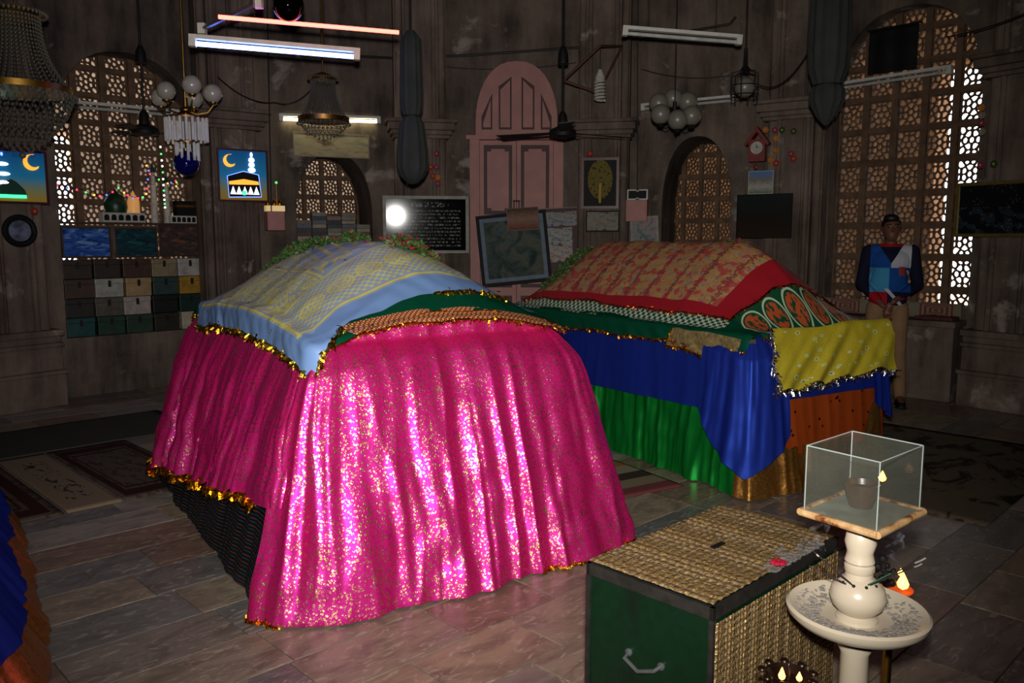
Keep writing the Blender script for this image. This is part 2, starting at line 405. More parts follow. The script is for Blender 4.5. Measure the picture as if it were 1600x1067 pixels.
lattice('window_1', 45, -.30, [-.42 + .285 * i for i in range(5)], [.74 + .2665 * j for j in range(11)], .285, .2665, .205, .205, 'pierced stone lattice window behind the stacked tins and mosque models', lambda x, z: z < 3.5)
lattice('window_2', -45, -.22, [-.667 + .293 * i for i in range(5)], [.885 + .3285 * j for j in range(10)], .293, .3285, .215, .255, 'tall pierced stone lattice window behind the standing man', lambda x, z: True)
lattice('window_3', 22.5, -.78, [-.46 + .22 * i for i in range(5)], [1.5 + .235 * j for j in range(5)], .22, .235, .16, .175, 'small pierced stone lattice at the back of the book niche', lambda x, z: True)
lattice('window_4', -22.5, -.78, [-.42 + .21 * i for i in range(5)], [1.12 + .27 * j for j in range(7)], .21, .27, .15, .2, 'small pierced stone lattice at the back of the empty arched niche', lambda x, z: True)
# verandah outside the windows: sandstone walls with open bays between them
def outer(name, deg, runs, off, label, mat=M_out):
    b = MB()
    for a, c, za, zb in runs: b.box(((a + c) / 2, .2, (za + zb) / 2), (c - a, .4, zb - za))
    tag(b.build(name, mat, None, False, wpt(deg, 0, 0, off), math.radians(deg)), label, kind='structure')
outer('wall_outer_left', 45, [(.17, 4.5, -.2, 5), (-.6, .17, 2.78, 5), (-4.5, -.6, -.2, 5)], -1.6, 'sandstone verandah wall seen through the latticed window with tins')
outer('wall_outer_right', -45, [(-4.5, -1.07, -.2, 5), (-.95, -.27, -.2, 5), (.55, 4.5, -.2, 5), (-1.07, .55, 3.55, 5)], -1.6, 'sandstone verandah piers seen through the tall latticed window', M_out2)
outer('wall_outer_back', 0, [(-5.5, -.6, -.2, 5), (.6, 5.5, -.2, 5)], -2.6, 'sandstone verandah wall behind the door side')
# ---------------------------------------------------------------- draped tombs
def nz3(x, y, z): return noise.noise(Vector((x, y, z)))
class Tomb:
    def __init__(s, A, ang, W, L, zs, zr, inset, flare, seed, curve=.62, bulge=0, dome=1.4, hip=.7):
        s.bulge = bulge; s.dome = dome; s.hip = hip
        s.ang = ang; s.e1 = Vector((math.cos(ang), math.sin(ang), 0)); s.e2 = Vector((-s.e1.y, s.e1.x, 0)); s.base = Vector(A)
        s.o = Vector(A) + s.e1 * inset + s.e2 * inset; s.W = W - 2 * inset; s.L = L - 2 * inset; s.zs = zs; s.zr = zr; s.flare = flare; s.seed = seed; s.curve = curve; s.rad = .13
    def top(s, a, b):
        ta = min(1, abs(2 * a / s.W - 1)); tb = min(1, max(0, min(b, s.L - b) / s.hip)); k = math.sin(tb * PI / 2)
        sa = math.sin(PI * min(1, max(0, a / s.W))) ** .6; sb = math.sin(PI * min(1, max(0, b / s.L))) ** .6; z0 = s.zs + s.bulge * (1 - (1 - sa) * (1 - sb))
        return z0 + (s.zr - z0) * (1 - ta ** s.dome) * k
    def edge(s, t):
        W, L = s.W, s.L; t = t % (2 * (W + L)); k = 0; segs = [W, L, W, L]
        while t > segs[k]: t -= segs[k]; k += 1
        return s.zs + s.bulge * math.sin(PI * min(1, t / segs[k])) ** .6
    def map(s, a, b, off=0.0, fl=.16):        # unfolded cloth coordinates to a place on the draped tomb
        ca, cb = min(max(a, 0), s.W), min(max(b, 0), s.L); oa, ob = a - ca, b - cb; over = math.hypot(oa, ob)
        z = s.top(ca, cb); p = s.o + s.e1 * ca + s.e2 * cb
        if over > 0:
            r = .05; n = (s.e1 * oa + s.e2 * ob) / over
            if over < r * PI / 2: t = over / r; p = p + n * (r * math.sin(t)); z -= r * (1 - math.cos(t))
            else: q = over - r * PI / 2; p = p + n * (r + q * fl); z -= r + q * .98
            p = p + n * off
        return Vector((p.x, p.y, max(z, .012) + off))
    def path(s, t):          # perimeter by length from the front left corner: front, right side, back, left side
        W, L, r = s.W, s.L, s.rad; segs = [W, L, W, L]; t = t % (2 * (W + L))
        k = 0
        while t > segs[k]: t -= segs[k]; k += 1
        d = [s.e1, s.e2, -s.e1, -s.e2][k]; n = [-s.e2, s.e1, s.e2, -s.e1][k]; c = s.o + [Vector(), s.e1 * W, s.e1 * W + s.e2 * L, s.e2 * L][k]
        S_ = segs[k]; nprev = [-s.e1, -s.e2, s.e1, s.e2][k]; nnext = [s.e1, s.e2, -s.e1, -s.e2][k]
        p = c + d * t
        if t < r: u = .5 + .5 * t / r; nn = (nprev * (1 - u) + n * u).normalized()
        elif S_ - t < r: u = .5 + .5 * (S_ - t) / r; nn = (nnext * (1 - u) + n * u).normalized()
        else: nn = n
        return p, nn
    def skirt(s, t0, t1, ztop, zbot, nu, nv, off=0., amp=.03, fold=5., flare=None, wob=.0, uvs=1., top_in=.0):
        fl = s.flare if flare is None else flare; b = MB()
        tp = (lambda t: ztop) if not callable(ztop) else ztop; bt = (lambda t: zbot) if not callable(zbot) else zbot; sd = s.seed
        P_ = 2 * (s.W + s.L); cs = [k + m * P_ for m in (-1, 0, 1, 2) for k in (0, s.W, s.W + s.L, 2 * s.W + s.L)]; ext = 1.1 * fl
        def gl_(t):
            r = t
            for c in cs: q = max(0, min(1, (t - c + s.rad) / (2 * s.rad))); r += ext * q * q * (3 - 2 * q)
            return r
        N_ = 1200; tab = [t0 + (t1 - t0) * i / N_ for i in range(N_ + 1)]; gt = [gl_(t) for t in tab]
        def inv(u):
            w = gt[0] + (gt[-1] - gt[0]) * u; lo, hi = 0, N_
            while hi - lo > 1:
                m = (lo + hi) // 2
                if gt[m] <= w: lo = m
                else: hi = m
            return tab[lo] + (tab[hi] - tab[lo]) * (w - gt[lo]) / max(1e-9, gt[hi] - gt[lo])
        def fn(u, v):
            t = inv(u); p, n = s.path(t); z1, z0 = tp(t), bt(t); z = z1 + (z0 - z1) * v; dv = max(0, min(1, (s.zs + .02 - z) / s.zs))
            o = fl * dv ** s.curve
            g = gl_(t) + .05 * nz3(t * 1.3, dv * 1.6, sd + 9)
            f = nz3(g * fold, dv * .55, sd) * 1.0 + .55 * (1 - 2.4 * abs(nz3(g * fold * 1.7 + 7, dv * .8, sd + 3))) + .25 * nz3(g * fold * 4.3, dv * 3.5, sd + 5)
            f += .22 * nz3(t * 7, z * 9, sd + 6)
            o += off + amp * f * (.18 + .82 * dv ** .8) + wob * nz3(t * 2.3, z * 3.1, sd + 1) - top_in * (1 - min(1, v * 8))
            return Vector((p.x + n.x * o, p.y + n.y * o, max(z, .006) if z0 > .03 else max(z + .012 * nz3(t * 6, 1, sd), .008)))
        b.grid(fn, nu, nv, lambda u, v: (gl_(inv(u)) * uvs, (s.zs - (tp(inv(u)) + (bt(inv(u)) - tp(inv(u))) * v)) * uvs))
        return b, fn
    def patch(s, q, nu, nv, off, wr=.006, edge=.02, fl=.16, warp=None):
        b = MB(); sd = s.seed + off * 100 + q[0][0]
        def ab(u, v):
            a = [q[0][i] * (1 - u) * (1 - v) + q[1][i] * u * (1 - v) + q[2][i] * u * v + q[3][i] * (1 - u) * v for i in (0, 1)]
            e = edge * (1 - min(1, 8 * min(u, 1 - u, v, 1 - v))); a[0] += e * nz3(u * 5, v * 5, sd); a[1] += e * nz3(u * 5, v * 5, sd + 8)
            if warp: w = warp(u, v); a[0] += w[0]; a[1] += w[1]
            return a
        def fn(u, v):
            a = ab(u, v); w = wr * (nz3(a[0] * 5 + a[1] * 2, a[1] * 3.0, sd + 2) + .5 * nz3(a[0] * 14, a[1] * 11, sd + 4) + .5 * (1 - 3 * abs(nz3(a[0] * 3 - a[1] * 4, a[1] * 2, sd + 6))))
            ov = max(0, -a[0], a[0] - s.W, -a[1], a[1] - s.L); w += ov * .09 * nz3((a[0] - a[1]) * 9, 2, sd)
            p = s.map(a[0], a[1], off + .004 + abs(wr) + w, fl); return p
        b.grid(fn, nu, nv, lambda u, v: (u, v)); return b, fn
def edge_path(fn, side, n=160):
    return [Vector(fn(*{'b': (i / n, 0), 't': (i / n, 1), 'l': (0, i / n), 'r': (1, i / n)}[side])) for i in range(n + 1)]
def fringe(paths, mat, name, parent, r=.012, drop=.03, dens=160, seed=1):      # tinsel: hundreds of small strips and loops along an edge
    b = MB(); R = random.Random(seed)
    for path in paths:
        L = [0]
        for i in range(1, len(path)): L.append(L[-1] + (path[i] - path[i - 1]).length)
        n = int(L[-1] * dens); k = 0
        b.tube([p + Vector((0, 0, R.uniform(-.2, .2) * r)) for p in path], [r * R.uniform(.35, .65) for _ in path], 5)
        for i in range(n):
            d = L[-1] * (i + R.random()) / n
            while k < len(L) - 2 and L[k + 1] < d: k += 1
            u = (d - L[k]) / max(1e-6, L[k + 1] - L[k]); p = path[k].lerp(path[k + 1], min(1, u))
            p = p + Vector((R.gauss(0, r * .5), R.gauss(0, r * .5), R.gauss(0, r * .5))); q = p + Vector((R.gauss(0, 1), R.gauss(0, 1), R.gauss(-.4, .7))).normalized() * r * R.uniform(.8, 1.6) - Vector((0, 0, drop * R.random()))
            if q.z < .003: q.z = .003
            if p.z < .004: p.z = .004
            w = Vector((R.gauss(0, 1), R.gauss(0, 1), R.gauss(0, 1))).normalized() * r * .45
            b.add([p - w, p + w, q + w, q - w], [(0, 1, 2, 3)])
    return b.build(name, mat, parent, smooth=False)

# ---- fabrics
def brocade():
    g = Gm('pink_gold_brocade', .42, 0, .5); u, v = g.uv(); c = g.coord('Object'); w = g.coord('Object', (1, 1, .8))
    n = g.noise(c, 60, 3, .6); big = g.voro(w, 11); small = g.voro(c, 75); edge = g.voro(c, 38, 'DISTANCE_TO_EDGE')
    flower = ((big * 24 + n * 3.0).sin() > .1) * (big < .46)
    foil = (((small < .42) * (n > .40)).max(flower * (small < .55)) * (edge > .05)).clamp()
    nt = g.nt; d = g.node('BsdfDiffuse'); gl = g.node('BsdfGlossy'); go = g.node('BsdfGlossy'); m1 = g.node('MixShader'); m2 = g.node('MixShader')
    crim = g.mix((edge < .035) * .55, g.mix(g.noise(c, 3, 2), hexc('b30d44'), hexc('b81660')), hexc('7a0d3e'))
    nt.links.new(crim, d.inputs[0]); gl.inputs[0].default_value = (*hexc('ff58e0'), 1); gl.inputs[1].default_value = .5
    go.inputs[0].default_value = (*hexc('ffd08a'), 1); go.inputs[1].default_value = .34
    m1.inputs[0].default_value = .28; nt.links.new(d.outputs[0], m1.inputs[1]); nt.links.new(gl.outputs[0], m1.inputs[2])
    nt.links.new((foil * .74).k, m2.inputs[0]); nt.links.new(m1.outputs[0], m2.inputs[1]); nt.links.new(go.outputs[0], m2.inputs[2])
    bp = g.node('Bump'); bp.inputs['Strength'].default_value = .35; bp.inputs['Distance'].default_value = .0015; nt.links.new((small * -1 + n).k, bp.inputs['Height'])
    nt.links.new(bp.outputs[0], gl.inputs['Normal']); bq = g.node('Bump'); bq.inputs['Strength'].default_value = .9; bq.inputs['Distance'].default_value = .003; nt.links.new((n * .6 + g.noise(c, 140, 2)).k, bq.inputs['Height']); nt.links.new(bq.outputs[0], go.inputs['Normal'])
    nt.links.new(m2.outputs[0], nt.nodes['Material Output'].inputs[0]); return g.mat
def satin(name, c, sheen, rough=.38, gl=.3, pat=None):
    g = Gm(name, rough, 0, .5); v = g.coord('UV'); n = g.noise(v, 3, 3); nt = g.nt
    d = g.node('BsdfDiffuse'); q = g.node('BsdfGlossy'); m = g.node('MixShader')
    base = g.mix(n, tuple(x * .75 for x in c), c)
    if pat: base = pat(g, base)
    nt.links.new(base, d.inputs[0]); q.inputs[0].default_value = (*sheen, 1); q.inputs[1].default_value = rough; m.inputs[0].default_value = gl
    nt.links.new(d.outputs[0], m.inputs[1]); nt.links.new(q.outputs[0], m.inputs[2]); nt.links.new(m.outputs[0], nt.nodes['Material Output'].inputs[0]); return g.mat
M_pink = brocade()
M_blue = satin('royal_blue_satin', hexc('1a2a80'), hexc('4f78ff'), .5, .17)
M_green = satin('green_satin', hexc('0d6a26'), hexc('3fd05a'), .34, .28)
M_dgreen = satin('dark_green_cloth', hexc('0b4a33'), hexc('2aa070'), .45, .15)
def stripes(g, b):
    u, v = g.uv(); a = (v * 30).fr(); return g.mix((a < .12) * .8, g.mix((a.band(.45, .6)) * .5, b, hexc('33505a')), hexc('7c3a24'))
M_stripe = satin('dark_striped_satin', hexc('10161a'), hexc('a8c4d0'), .3, .16, stripes)
def dots(g, b):
    c = g.coord('UV'); d = g.voro(c, 17); return g.mix((d < .17), b, hexc('2a1408'))
M_orange = satin('orange_dotted_satin', hexc('b04a1c'), hexc('ffb050'), .33, .3, dots)
def goldl(name):
    g = Gm(name, .3, .85, .5); c = g.coord('UV'); n = g.noise(c, 50, 4, .7); w = g.noise(c, 5, 3)
    g.col(g.mix((n * 1.6 - .3).clamp(), hexc('8a5a26'), g.mix(w, hexc('f0b45a'), hexc('d8964a')))); g.set('Roughness', n * .3 + .2); g.bump(n, .5, .004); return g.mat
M_goldc = goldl('gold_lame')
def chadar():
    g = Gm('blue_embroidered_satin', .5, 0, .4); u, v = g.uv(); c = g.coord('UV'); n = g.noise(c, 26, 3); fine = g.noise(c, 90, 2)
    inner = u.band(.075, .96) * v.band(.075, .96); uu, vv = u * 1.75, v * 2.5
    # row of round medallions along the front border and another along the side
    def medal(a, b, r):
        fx = (a.fr() - .5); fy = b; d = (fx * fx + fy * fy).sq(); ang = fx.m('ARCTAN2', fy)
        return (d.band(r * .86, r)).max(d.band(r * .70, r * .76)).max((d < r * .62) * ((ang * 5).sin() * .5 + d * (2.2 / r) - 1.0).abs().m('LESS_THAN', .28))
    band1 = v.band(.10, .27) * inner; m1 = medal(uu * 5.0, (vv - .46) * 5.0, .44) * v.band(.09, .28)
    net = (((uu * 60 + vv * 60).sin() * (uu * 60 - vv * 60).sin()).abs() < .22)
    lines = (v.band(.083, .092)).max(v.band(.275, .285)).max(u.band(.083, .092)).max(u.band(.265, .275) * (v > .28)).max(v.band(.40, .408))
    band2 = u.band(.10, .26) * (v > .28); lace = ((n * 46).sin() > -.1)
    call = v.band(.31, .39) * u.band(.28, .95) * (g.noise(g.coord('UV', (26, 60, 1)), 1.0, 2, .5, 1.2) > .53)
    ax = (uu - 1.05).abs(); ar = ax * ax * 1.5 + (vv - 1.15) * .42 + (ax * 1.1)
    arches = ((ar * 34).sin() > .45) * (v > .42) * (ar < .75) * (ar > .0)
    rest = (v > .42) * (ar > .75) * u.band(.28, .95) * ((n * 38).sin() > .1)
    pat = (lines.max(m1).max(band1 * net * .8).max(band2 * lace * .9).max(call).max(arches).max(rest) * inner).clamp()
    g.col(g.mix((pat * .9 + inner * .22).clamp() * (fine * .4 + .74), hexc('7596c8'), hexc('dccb58'))); g.bump(pat + fine * .3, .25, .003); return g.mat
M_chadar = chadar()
def netband():
    g = Gm('orange_net_band', .5); u, v = g.uv(); a = ((u * 90).fr() - .5); b = ((v * 5 + (u * 90).fl() * .5).fr() - .5); d = (a * a + b * b).sq()
    g.col(g.mix((d < .3), hexc('a3401c'), hexc('e8c890'))); g.set('Metallic', .2); return g.mat
M_net = netband()
def quilt():                        # red-bordered patchwork cloth
    g = Gm('red_bordered_patchwork', .65, 0, .3); u, v = g.uv(); c = g.coord('UV', (2.0, 2.4, 1)); n = g.noise(c, 24, 4, .6, .6); k = g.voro(g.coord('UV', (40, 60, 1)), 1.0, out='Color')
    bor = (u < .055).max(u > .955).max(v < .07).max(v > .95)
    pal = g.ramp(n, [(.30, hexc('8a3b34')), (.40, hexc('b08a4a')), (.47, hexc('b5553f')), (.53, hexc('a59a5c')), (.60, hexc('7a6a78')), (.68, hexc('c06a3a'))])
    st = ((u * 120).sin() * .5 + .5) * ((v * 9).fr() > .3); pal2 = g.mix((v * 11 + (n - .5) * .8).fr().band(.0, .16) * .8, g.mix(st * .35, pal, hexc('b09a5a')), hexc('7a2a30')); sx = g.node('SeparateColor'); g.nt.links.new(k, sx.inputs[0])
    pal2 = g.mix((S(g, sx.outputs[0]) > .72) * .7, pal2, hexc('a8243a'))
    g.col(g.mix(bor, pal2, hexc('9c1522'))); g.bump(n, .3, .004); return g.mat
M_quilt = quilt()
def medallion():
    g = Gm('green_medallion_cloth', .55); u, v = g.uv(); a = ((u * 6.0).fr() - .5) * .95; b = (v - .45) * 1.25; d = (a * a + b * b).sq(); n = g.noise(g.coord('UV', (6, 1, 1)), 7, 3)
    ring = d.band(.40, .46); fl_ = (d < .34) * (n > .47)
    g.col(g.mix(ring, g.mix(fl_, hexc('0b4a2c'), hexc('c0522a')), hexc('b9c8a8'))); return g.mat
M_medal = medallion()
def yellow():
    g = Gm('yellow_printed_cloth', .6); u, v = g.uv(); c = g.coord('UV', (13, 7, 1)); d = g.voro(c, 1.0); n = g.noise(c, 5, 3)
    mot = d.band(.16, .24).max((d < .09)) * (n > .26) * v.band(.1, .94) * (u > .08)
    g.col(g.mix(mot, g.mix(n, hexc('a39018'), hexc('c2b02c')), g.mix((d < .12) * 1.0, hexc('b9cc9a'), hexc('2f6a60')))); g.bump(n, .2, .01); return g.mat
M_yellow = yellow()
def checks():
    g = Gm('green_check_band', .5); u, v = g.uv(); q = ((u * 5).fl() + (v * 90).fl()); g.col(g.mix(((q * .5).fr() > .2), hexc('0b4a33'), hexc('b9c0a8'))); return g.mat
M_check = checks()

def core(name, T, label):           # the masonry tomb under its cloths
    b = MB(); z1 = T.zs - .06
    p = [T.o + T.e1 * (.06 + (T.W - .12) * x) + T.e2 * (.06 + (T.L - .12) * y) for x, y in ((0, 0), (1, 0), (1, 1), (0, 1))]
    b.add([(q.x, q.y, 0) for q in p] + [(q.x, q.y, z1) for q in p], [(0, 3, 2, 1), (4, 5, 6, 7), (0, 1, 5, 4), (1, 2, 6, 5), (2, 3, 7, 6), (3, 0, 4, 7)])
    r0 = T.o + T.e1 * T.W / 2 + T.e2 * .7; r1 = T.o + T.e1 * T.W / 2 + T.e2 * (T.L - .7); zz = T.zr - .12
    b.add([(q.x, q.y, z1) for q in p] + [(r0.x, r0.y, zz), (r1.x, r1.y, zz)], [(0, 1, 4), (1, 2, 5, 4), (2, 3, 5), (3, 0, 4, 5)])
    return tag(b.build(name, M_stone, smooth=False), label, 'tomb')

# ---- near tomb under pink brocade
T1 = Tomb((-.935, 3.02, 0), math.radians(32.8), 1.97, 2.96, 1.08, 1.51, .36, .37, 3, .62, .10, 1.6, .85)
core('tomb', T1, 'large masonry tomb wholly covered by the pink brocade cloth')
P1 = 2 * (T1.W + T1.L)
c1 = tag(empty('brocade_cloth', T1.o), 'shiny pink and gold brocade cloth draped over the nearest tomb', 'tomb cover')
def reparent(o, e): o.parent = e; o.location = Vector(o.location) - Vector(e.location); return o
fm, ffn = T1.skirt(-.05, T1.W + T1.L * .97, lambda t: T1.edge(t) + .012, .008, 560, 110, .012, .060, 4.4, wob=.02, top_in=.04)
reparent(fm.build('front_panel', M_pink, ang=80), c1)
lh = lambda t: .46 - .36 * max(0, min(1, (P1 - t) / T1.L)) ** .9 + .02 * nz3(t * 4, 0, 2)
sm_, sfn = T1.skirt(P1 - T1.L * .985, P1 - .0, lambda t: T1.edge(t) + .012, lh, 300, 80, .0, .085, 6.0, top_in=.04)
reparent(sm_.build('side_panel', M_pink, ang=80), c1)
tp, tfn = T1.patch([(-.03, -.03), (T1.W + .03, -.03), (T1.W + .03, T1.L + .03), (-.03, T1.L + .03)], 40, 60, .0)
reparent(tp.build('top_panel', M_pink, ang=80), c1)
hem = [Vector(sfn(i / 200, 1)) for i in range(201)]
reparent(fringe([hem[:178]], M_goldd, 'gold_fringe', None, .017, .03, 330), c1)
fh = [Vector(ffn(i / 400, 1)) for i in range(401)]
for i0, i1 in ((0, 14), (118, 210), (265, 300)): reparent(fringe([fh[i0:i1]], M_goldd, 'gold_fringe', None, .014, .012, 330, 4 + i0), c1)
u1, ufn = T1.skirt(P1 - T1.L * .98, P1 + .12, .62, .006, 260, 40, -.045, .022, 5.0)
tag(u1.build('striped_underskirt', M_stripe, ang=80), 'dark striped satin underskirt below the lifted pink brocade hem', 'cloth')
g1, gfn = T1.patch([(-.06, -.02), (T1.W + .08, .03), (T1.W + .08, T1.L + .1), (-.10, T1.L + .1)], 110, 130, .008, .007, .06)
e = tag(empty('green_cloth', T1.o), 'dark green gold-edged cloth under the light blue embroidered cloth', 'cloth')
reparent(g1.build('panel', M_dgreen, ang=80), e)
n1, nfn = T1.patch([(.14, -.05), (T1.W + .02, -.03), (T1.W + .02, .05), (.10, .05)], 120, 8, .013, .004, .02)
reparent(n1.build('net_border', M_net, ang=80), e)
reparent(fringe([edge_path(nfn, 'b')], M_goldd, 'gold_trim', None, .008, .012, 260, 5), e)
reparent(fringe([edge_path(gfn, 'b'), edge_path(gfn, 'l'), edge_path(gfn, 'r')], M_goldd, 'gold_trim', None, .007, .008, 200, 6), e)
e = tag(empty('embroidered_cloth', T1.o), 'light blue satin cloth with yellow embroidery spread over the nearest tomb', 'cloth')
b1, bfn = T1.patch([(-.15, -.15), (T1.W + .03, .10), (T1.W + .06, T1.L + .05), (-.19, T1.L - .30)], 150, 170, .022, .008, .02, warp=lambda u, v: (0, (1 - v) ** 2 * .15 * min(1, max(0, u - .05) * 6) ** .8))
reparent(b1.build('panel', M_chadar, ang=80), e)
reparent(fringe([edge_path(bfn, 'l', 220), edge_path(bfn, 'b', 220)[:40], edge_path(bfn, 'b', 220)[120:190]], plain('green_gold_tinsel', hexc('b09028'), .3, 1, .5, 90, .5), 'tinsel_edge', None, .015, .012, 330, 7), e)

# ---- farther tomb under blue, green and yellow cloths
T2 = Tomb((1.42, 4.80, 0), math.radians(31), 1.24, 2.90, .98, 1.50, .03, .05, 21, .8)
P2 = 2 * (T2.W + T2.L)
core('tomb', T2, 'masonry tomb wholly covered by the blue, green and yellow cloths')
gs, gsf = T2.skirt(P2 - T2.L * .99, P2 - .01, .66, .006, 320, 60, -.012, .055, 6.0)
tag(gs.build('green_skirt', M_green, ang=80), 'glossy green satin skirt along the foot of the farther tomb', 'cloth')
bz = lambda t: .50 - .06 * (P2 - t) / T2.L
bs, bsf = T2.skirt(P2 - T2.L * .99, P2 - .06, T2.zs + .01, bz, 240, 60, .022, .018, 4.0, top_in=.03)
e = tag(empty('royal_blue_cloth', T2.o), 'royal blue satin cloth hanging over the side and corners of the farther tomb', 'cloth')
reparent(bs.build('side_panel', M_blue, ang=80), e)
cz = lambda t: .14 + 1.5 * abs((t if t < P2 / 2 else t - P2) + .03) ** 1.0
def cornerfold(t0, t1, zb, nm, off):
    k, kf = T2.skirt(t0, t1, T2.zs - .035, zb, 70, 70, off, .040, 8.0, flare=.12, top_in=.05); return reparent(k.build(nm, M_blue, ang=80), e)
cornerfold(P2 - .30, P2 + .17, lambda t: min(.62, .16 + 1.35 * abs(t - P2 + .01)), 'corner_fold', .085)
cornerfold(T2.W - .16, T2.W + .25, lambda t: min(.6, .36 + .9 * abs(t - T2.W)), 'corner_fold', .05)
fb, fbf = T2.skirt(.02, T2.W - .02, T2.zs + .01, .585, 120, 30, .045, .010, 3.0, top_in=.03); reparent(fb.build('foot_band', M_blue, ang=80), e)
os_, osf = T2.skirt(-.02, T2.W + .02, .63, .24, 160, 40, .004, .014, 4.5, flare=.09)
e = tag(empty('orange_dotted_cloth', T2.o), 'orange dotted satin cloth with gold hem on the tomb foot', 'cloth')
reparent(os_.build('panel', M_orange, ang=80), e)
go_, gof = T2.skirt(-.06, T2.W + .55, lambda t: .29 + .40 * max(0, 1 - abs(t) / .22) + .40 * max(0, 1 - abs(t - T2.W) / .2), .006, 240, 60, .012, .035, 5.5, flare=.09)
reparent(go_.build('gold_hem', M_goldc, ang=80), e)
tp, tfn = T2.patch([(-.03, -.03), (T2.W + .03, -.03), (T2.W + .03, T2.L + .03), (-.03, T2.L + .03)], 40, 60, .0)
e = tag(empty('green_bordered_cloth', T2.o), 'dark green cloth with gold borders and a brocade patch under the patchwork', 'cloth')
reparent(tp.build('panel', M_dgreen, ang=80), e)
q2, qf = T2.patch([(-.14, -.05), (-.0, -.02), (-.0, T2.L + .05), (-.16, T2.L + .05)], 20, 160, .012, .006, .03); reparent(q2.build('side_border', M_dgreen, ang=80), e)
reparent(fringe([edge_path(qf, 'l', 220)], M_goldd, 'gold_trim', None, .012, .014, 240, 9), e)
q3, qf3 = T2.patch([(-.21, .04), (-.06, .02), (-.06, .62), (-.17, .66)], 24, 60, .02, .006, .02); reparent(q3.build('brocade_patch', plain('beige_brocade', hexc('a08a5a'), .4, .4, .5, 40, .4), ang=80), e)
reparent(fringe([edge_path(qf3, 'l', 80), edge_path(qf3, 't', 40)], M_goldd, 'gold_trim', None, .010, .014, 260, 10), e)
q4, qf4 = T2.patch([(.0, .24), (.07, .24), (.07, T2.L - .1), (-.04, T2.L - .1)], 10, 200, .016, .003, .0); reparent(q4.build('check_border', M_check, ang=80), e)
e = tag(empty('medallion_cloth', T2.o), 'green cloth with orange flower medallions across the farther tomb foot', 'cloth')
q5, qf5 = T2.patch([(.0, -.06), (T2.W, -.04), (T2.W - .06, .30), (.10, .28)], 90, 40, .018, .005, .02); reparent(q5.build('panel', M_medal, ang=80), e)
reparent(fringe([edge_path(qf5, 'b', 120)], M_goldd, 'gold_trim', None, .010, .01, 240, 12), e)
e = tag(empty('yellow_cloth', T2.o), 'yellow printed cloth with silver tinsel edge hanging over the tomb foot', 'cloth')
q6, qf6 = T2.patch([(.04, -.40), (T2.W - .02, -.36), (T2.W - .02, -.03), (.03, -.03)], 90, 60, .055, .008, .02, fl=.2); reparent(q6.build('panel', M_yellow, ang=80), e)
reparent(fringe([edge_path(qf6, 'b', 140), edge_path(qf6, 'l', 60)], M_silver, 'tinsel_edge', None, .015, .02, 330, 13), e)
e = tag(empty('patchwork_cloth', T2.o), 'red-bordered multicoloured patchwork cloth spread over the farther tomb', 'cloth')
q7, qf7 = T2.patch([(.06, .24), (T2.W - .02, .20), (T2.W - .02, T2.L - .06), (.03, T2.L - .2)], 110, 150, .026, .008, .04); reparent(q7.build('panel', M_quilt, ang=80), e)
reparent(fringe([edge_path(qf7, 'b', 140), edge_path(qf7, 'l', 200)], plain('copper_tinsel', hexc('b05a28'), .3, 1, .4, 90, .5), 'copper_trim', None, .011, .006, 220, 14), e)

# ---- third tomb, cut by the left edge of the frame
T3 = Tomb((-3.02, 1.26, 0), math.radians(33.5), 1.98, 2.90, 1.0, 1.3, .52, .52, 41, 1.05)
core('tomb', T3, 'masonry tomb under blue and gold cloths at the left frame edge'); P3 = 2 * (T3.W + T3.L)
k3, kf3 = T3.skirt(T3.W - .9, T3.W + T3.L * .98, .42, .008, 260, 40, -.01, .03, 4.5)
e = tag(empty('gold_skirt', T3.o), 'gold patterned skirt cloth at the lower left corner of the photo', 'cloth'); reparent(k3.build('panel', M_goldc, ang=80), e)
k3, kf3 = T3.skirt(T3.W - 1.2, T3.W + T3.L * .98, T3.zs + .02, lambda t: .20 + .05 * nz3(t * 3, 1, 5), 260, 60, .02, .03, 4.5)
e = tag(empty('royal_blue_cloth', T3.o), 'royal blue satin cloth hanging at the left edge of the photo', 'cloth'); reparent(k3.build('panel', M_blue, ang=80), e)
k3, kf3 = T3.patch([(-.03, -.03), (T3.W + .05, -.03), (T3.W + .05, T3.L + .03), (-.03, T3.L + .03)], 40, 60, .01); reparent(k3.build('top_panel', M_blue, ang=80), e)
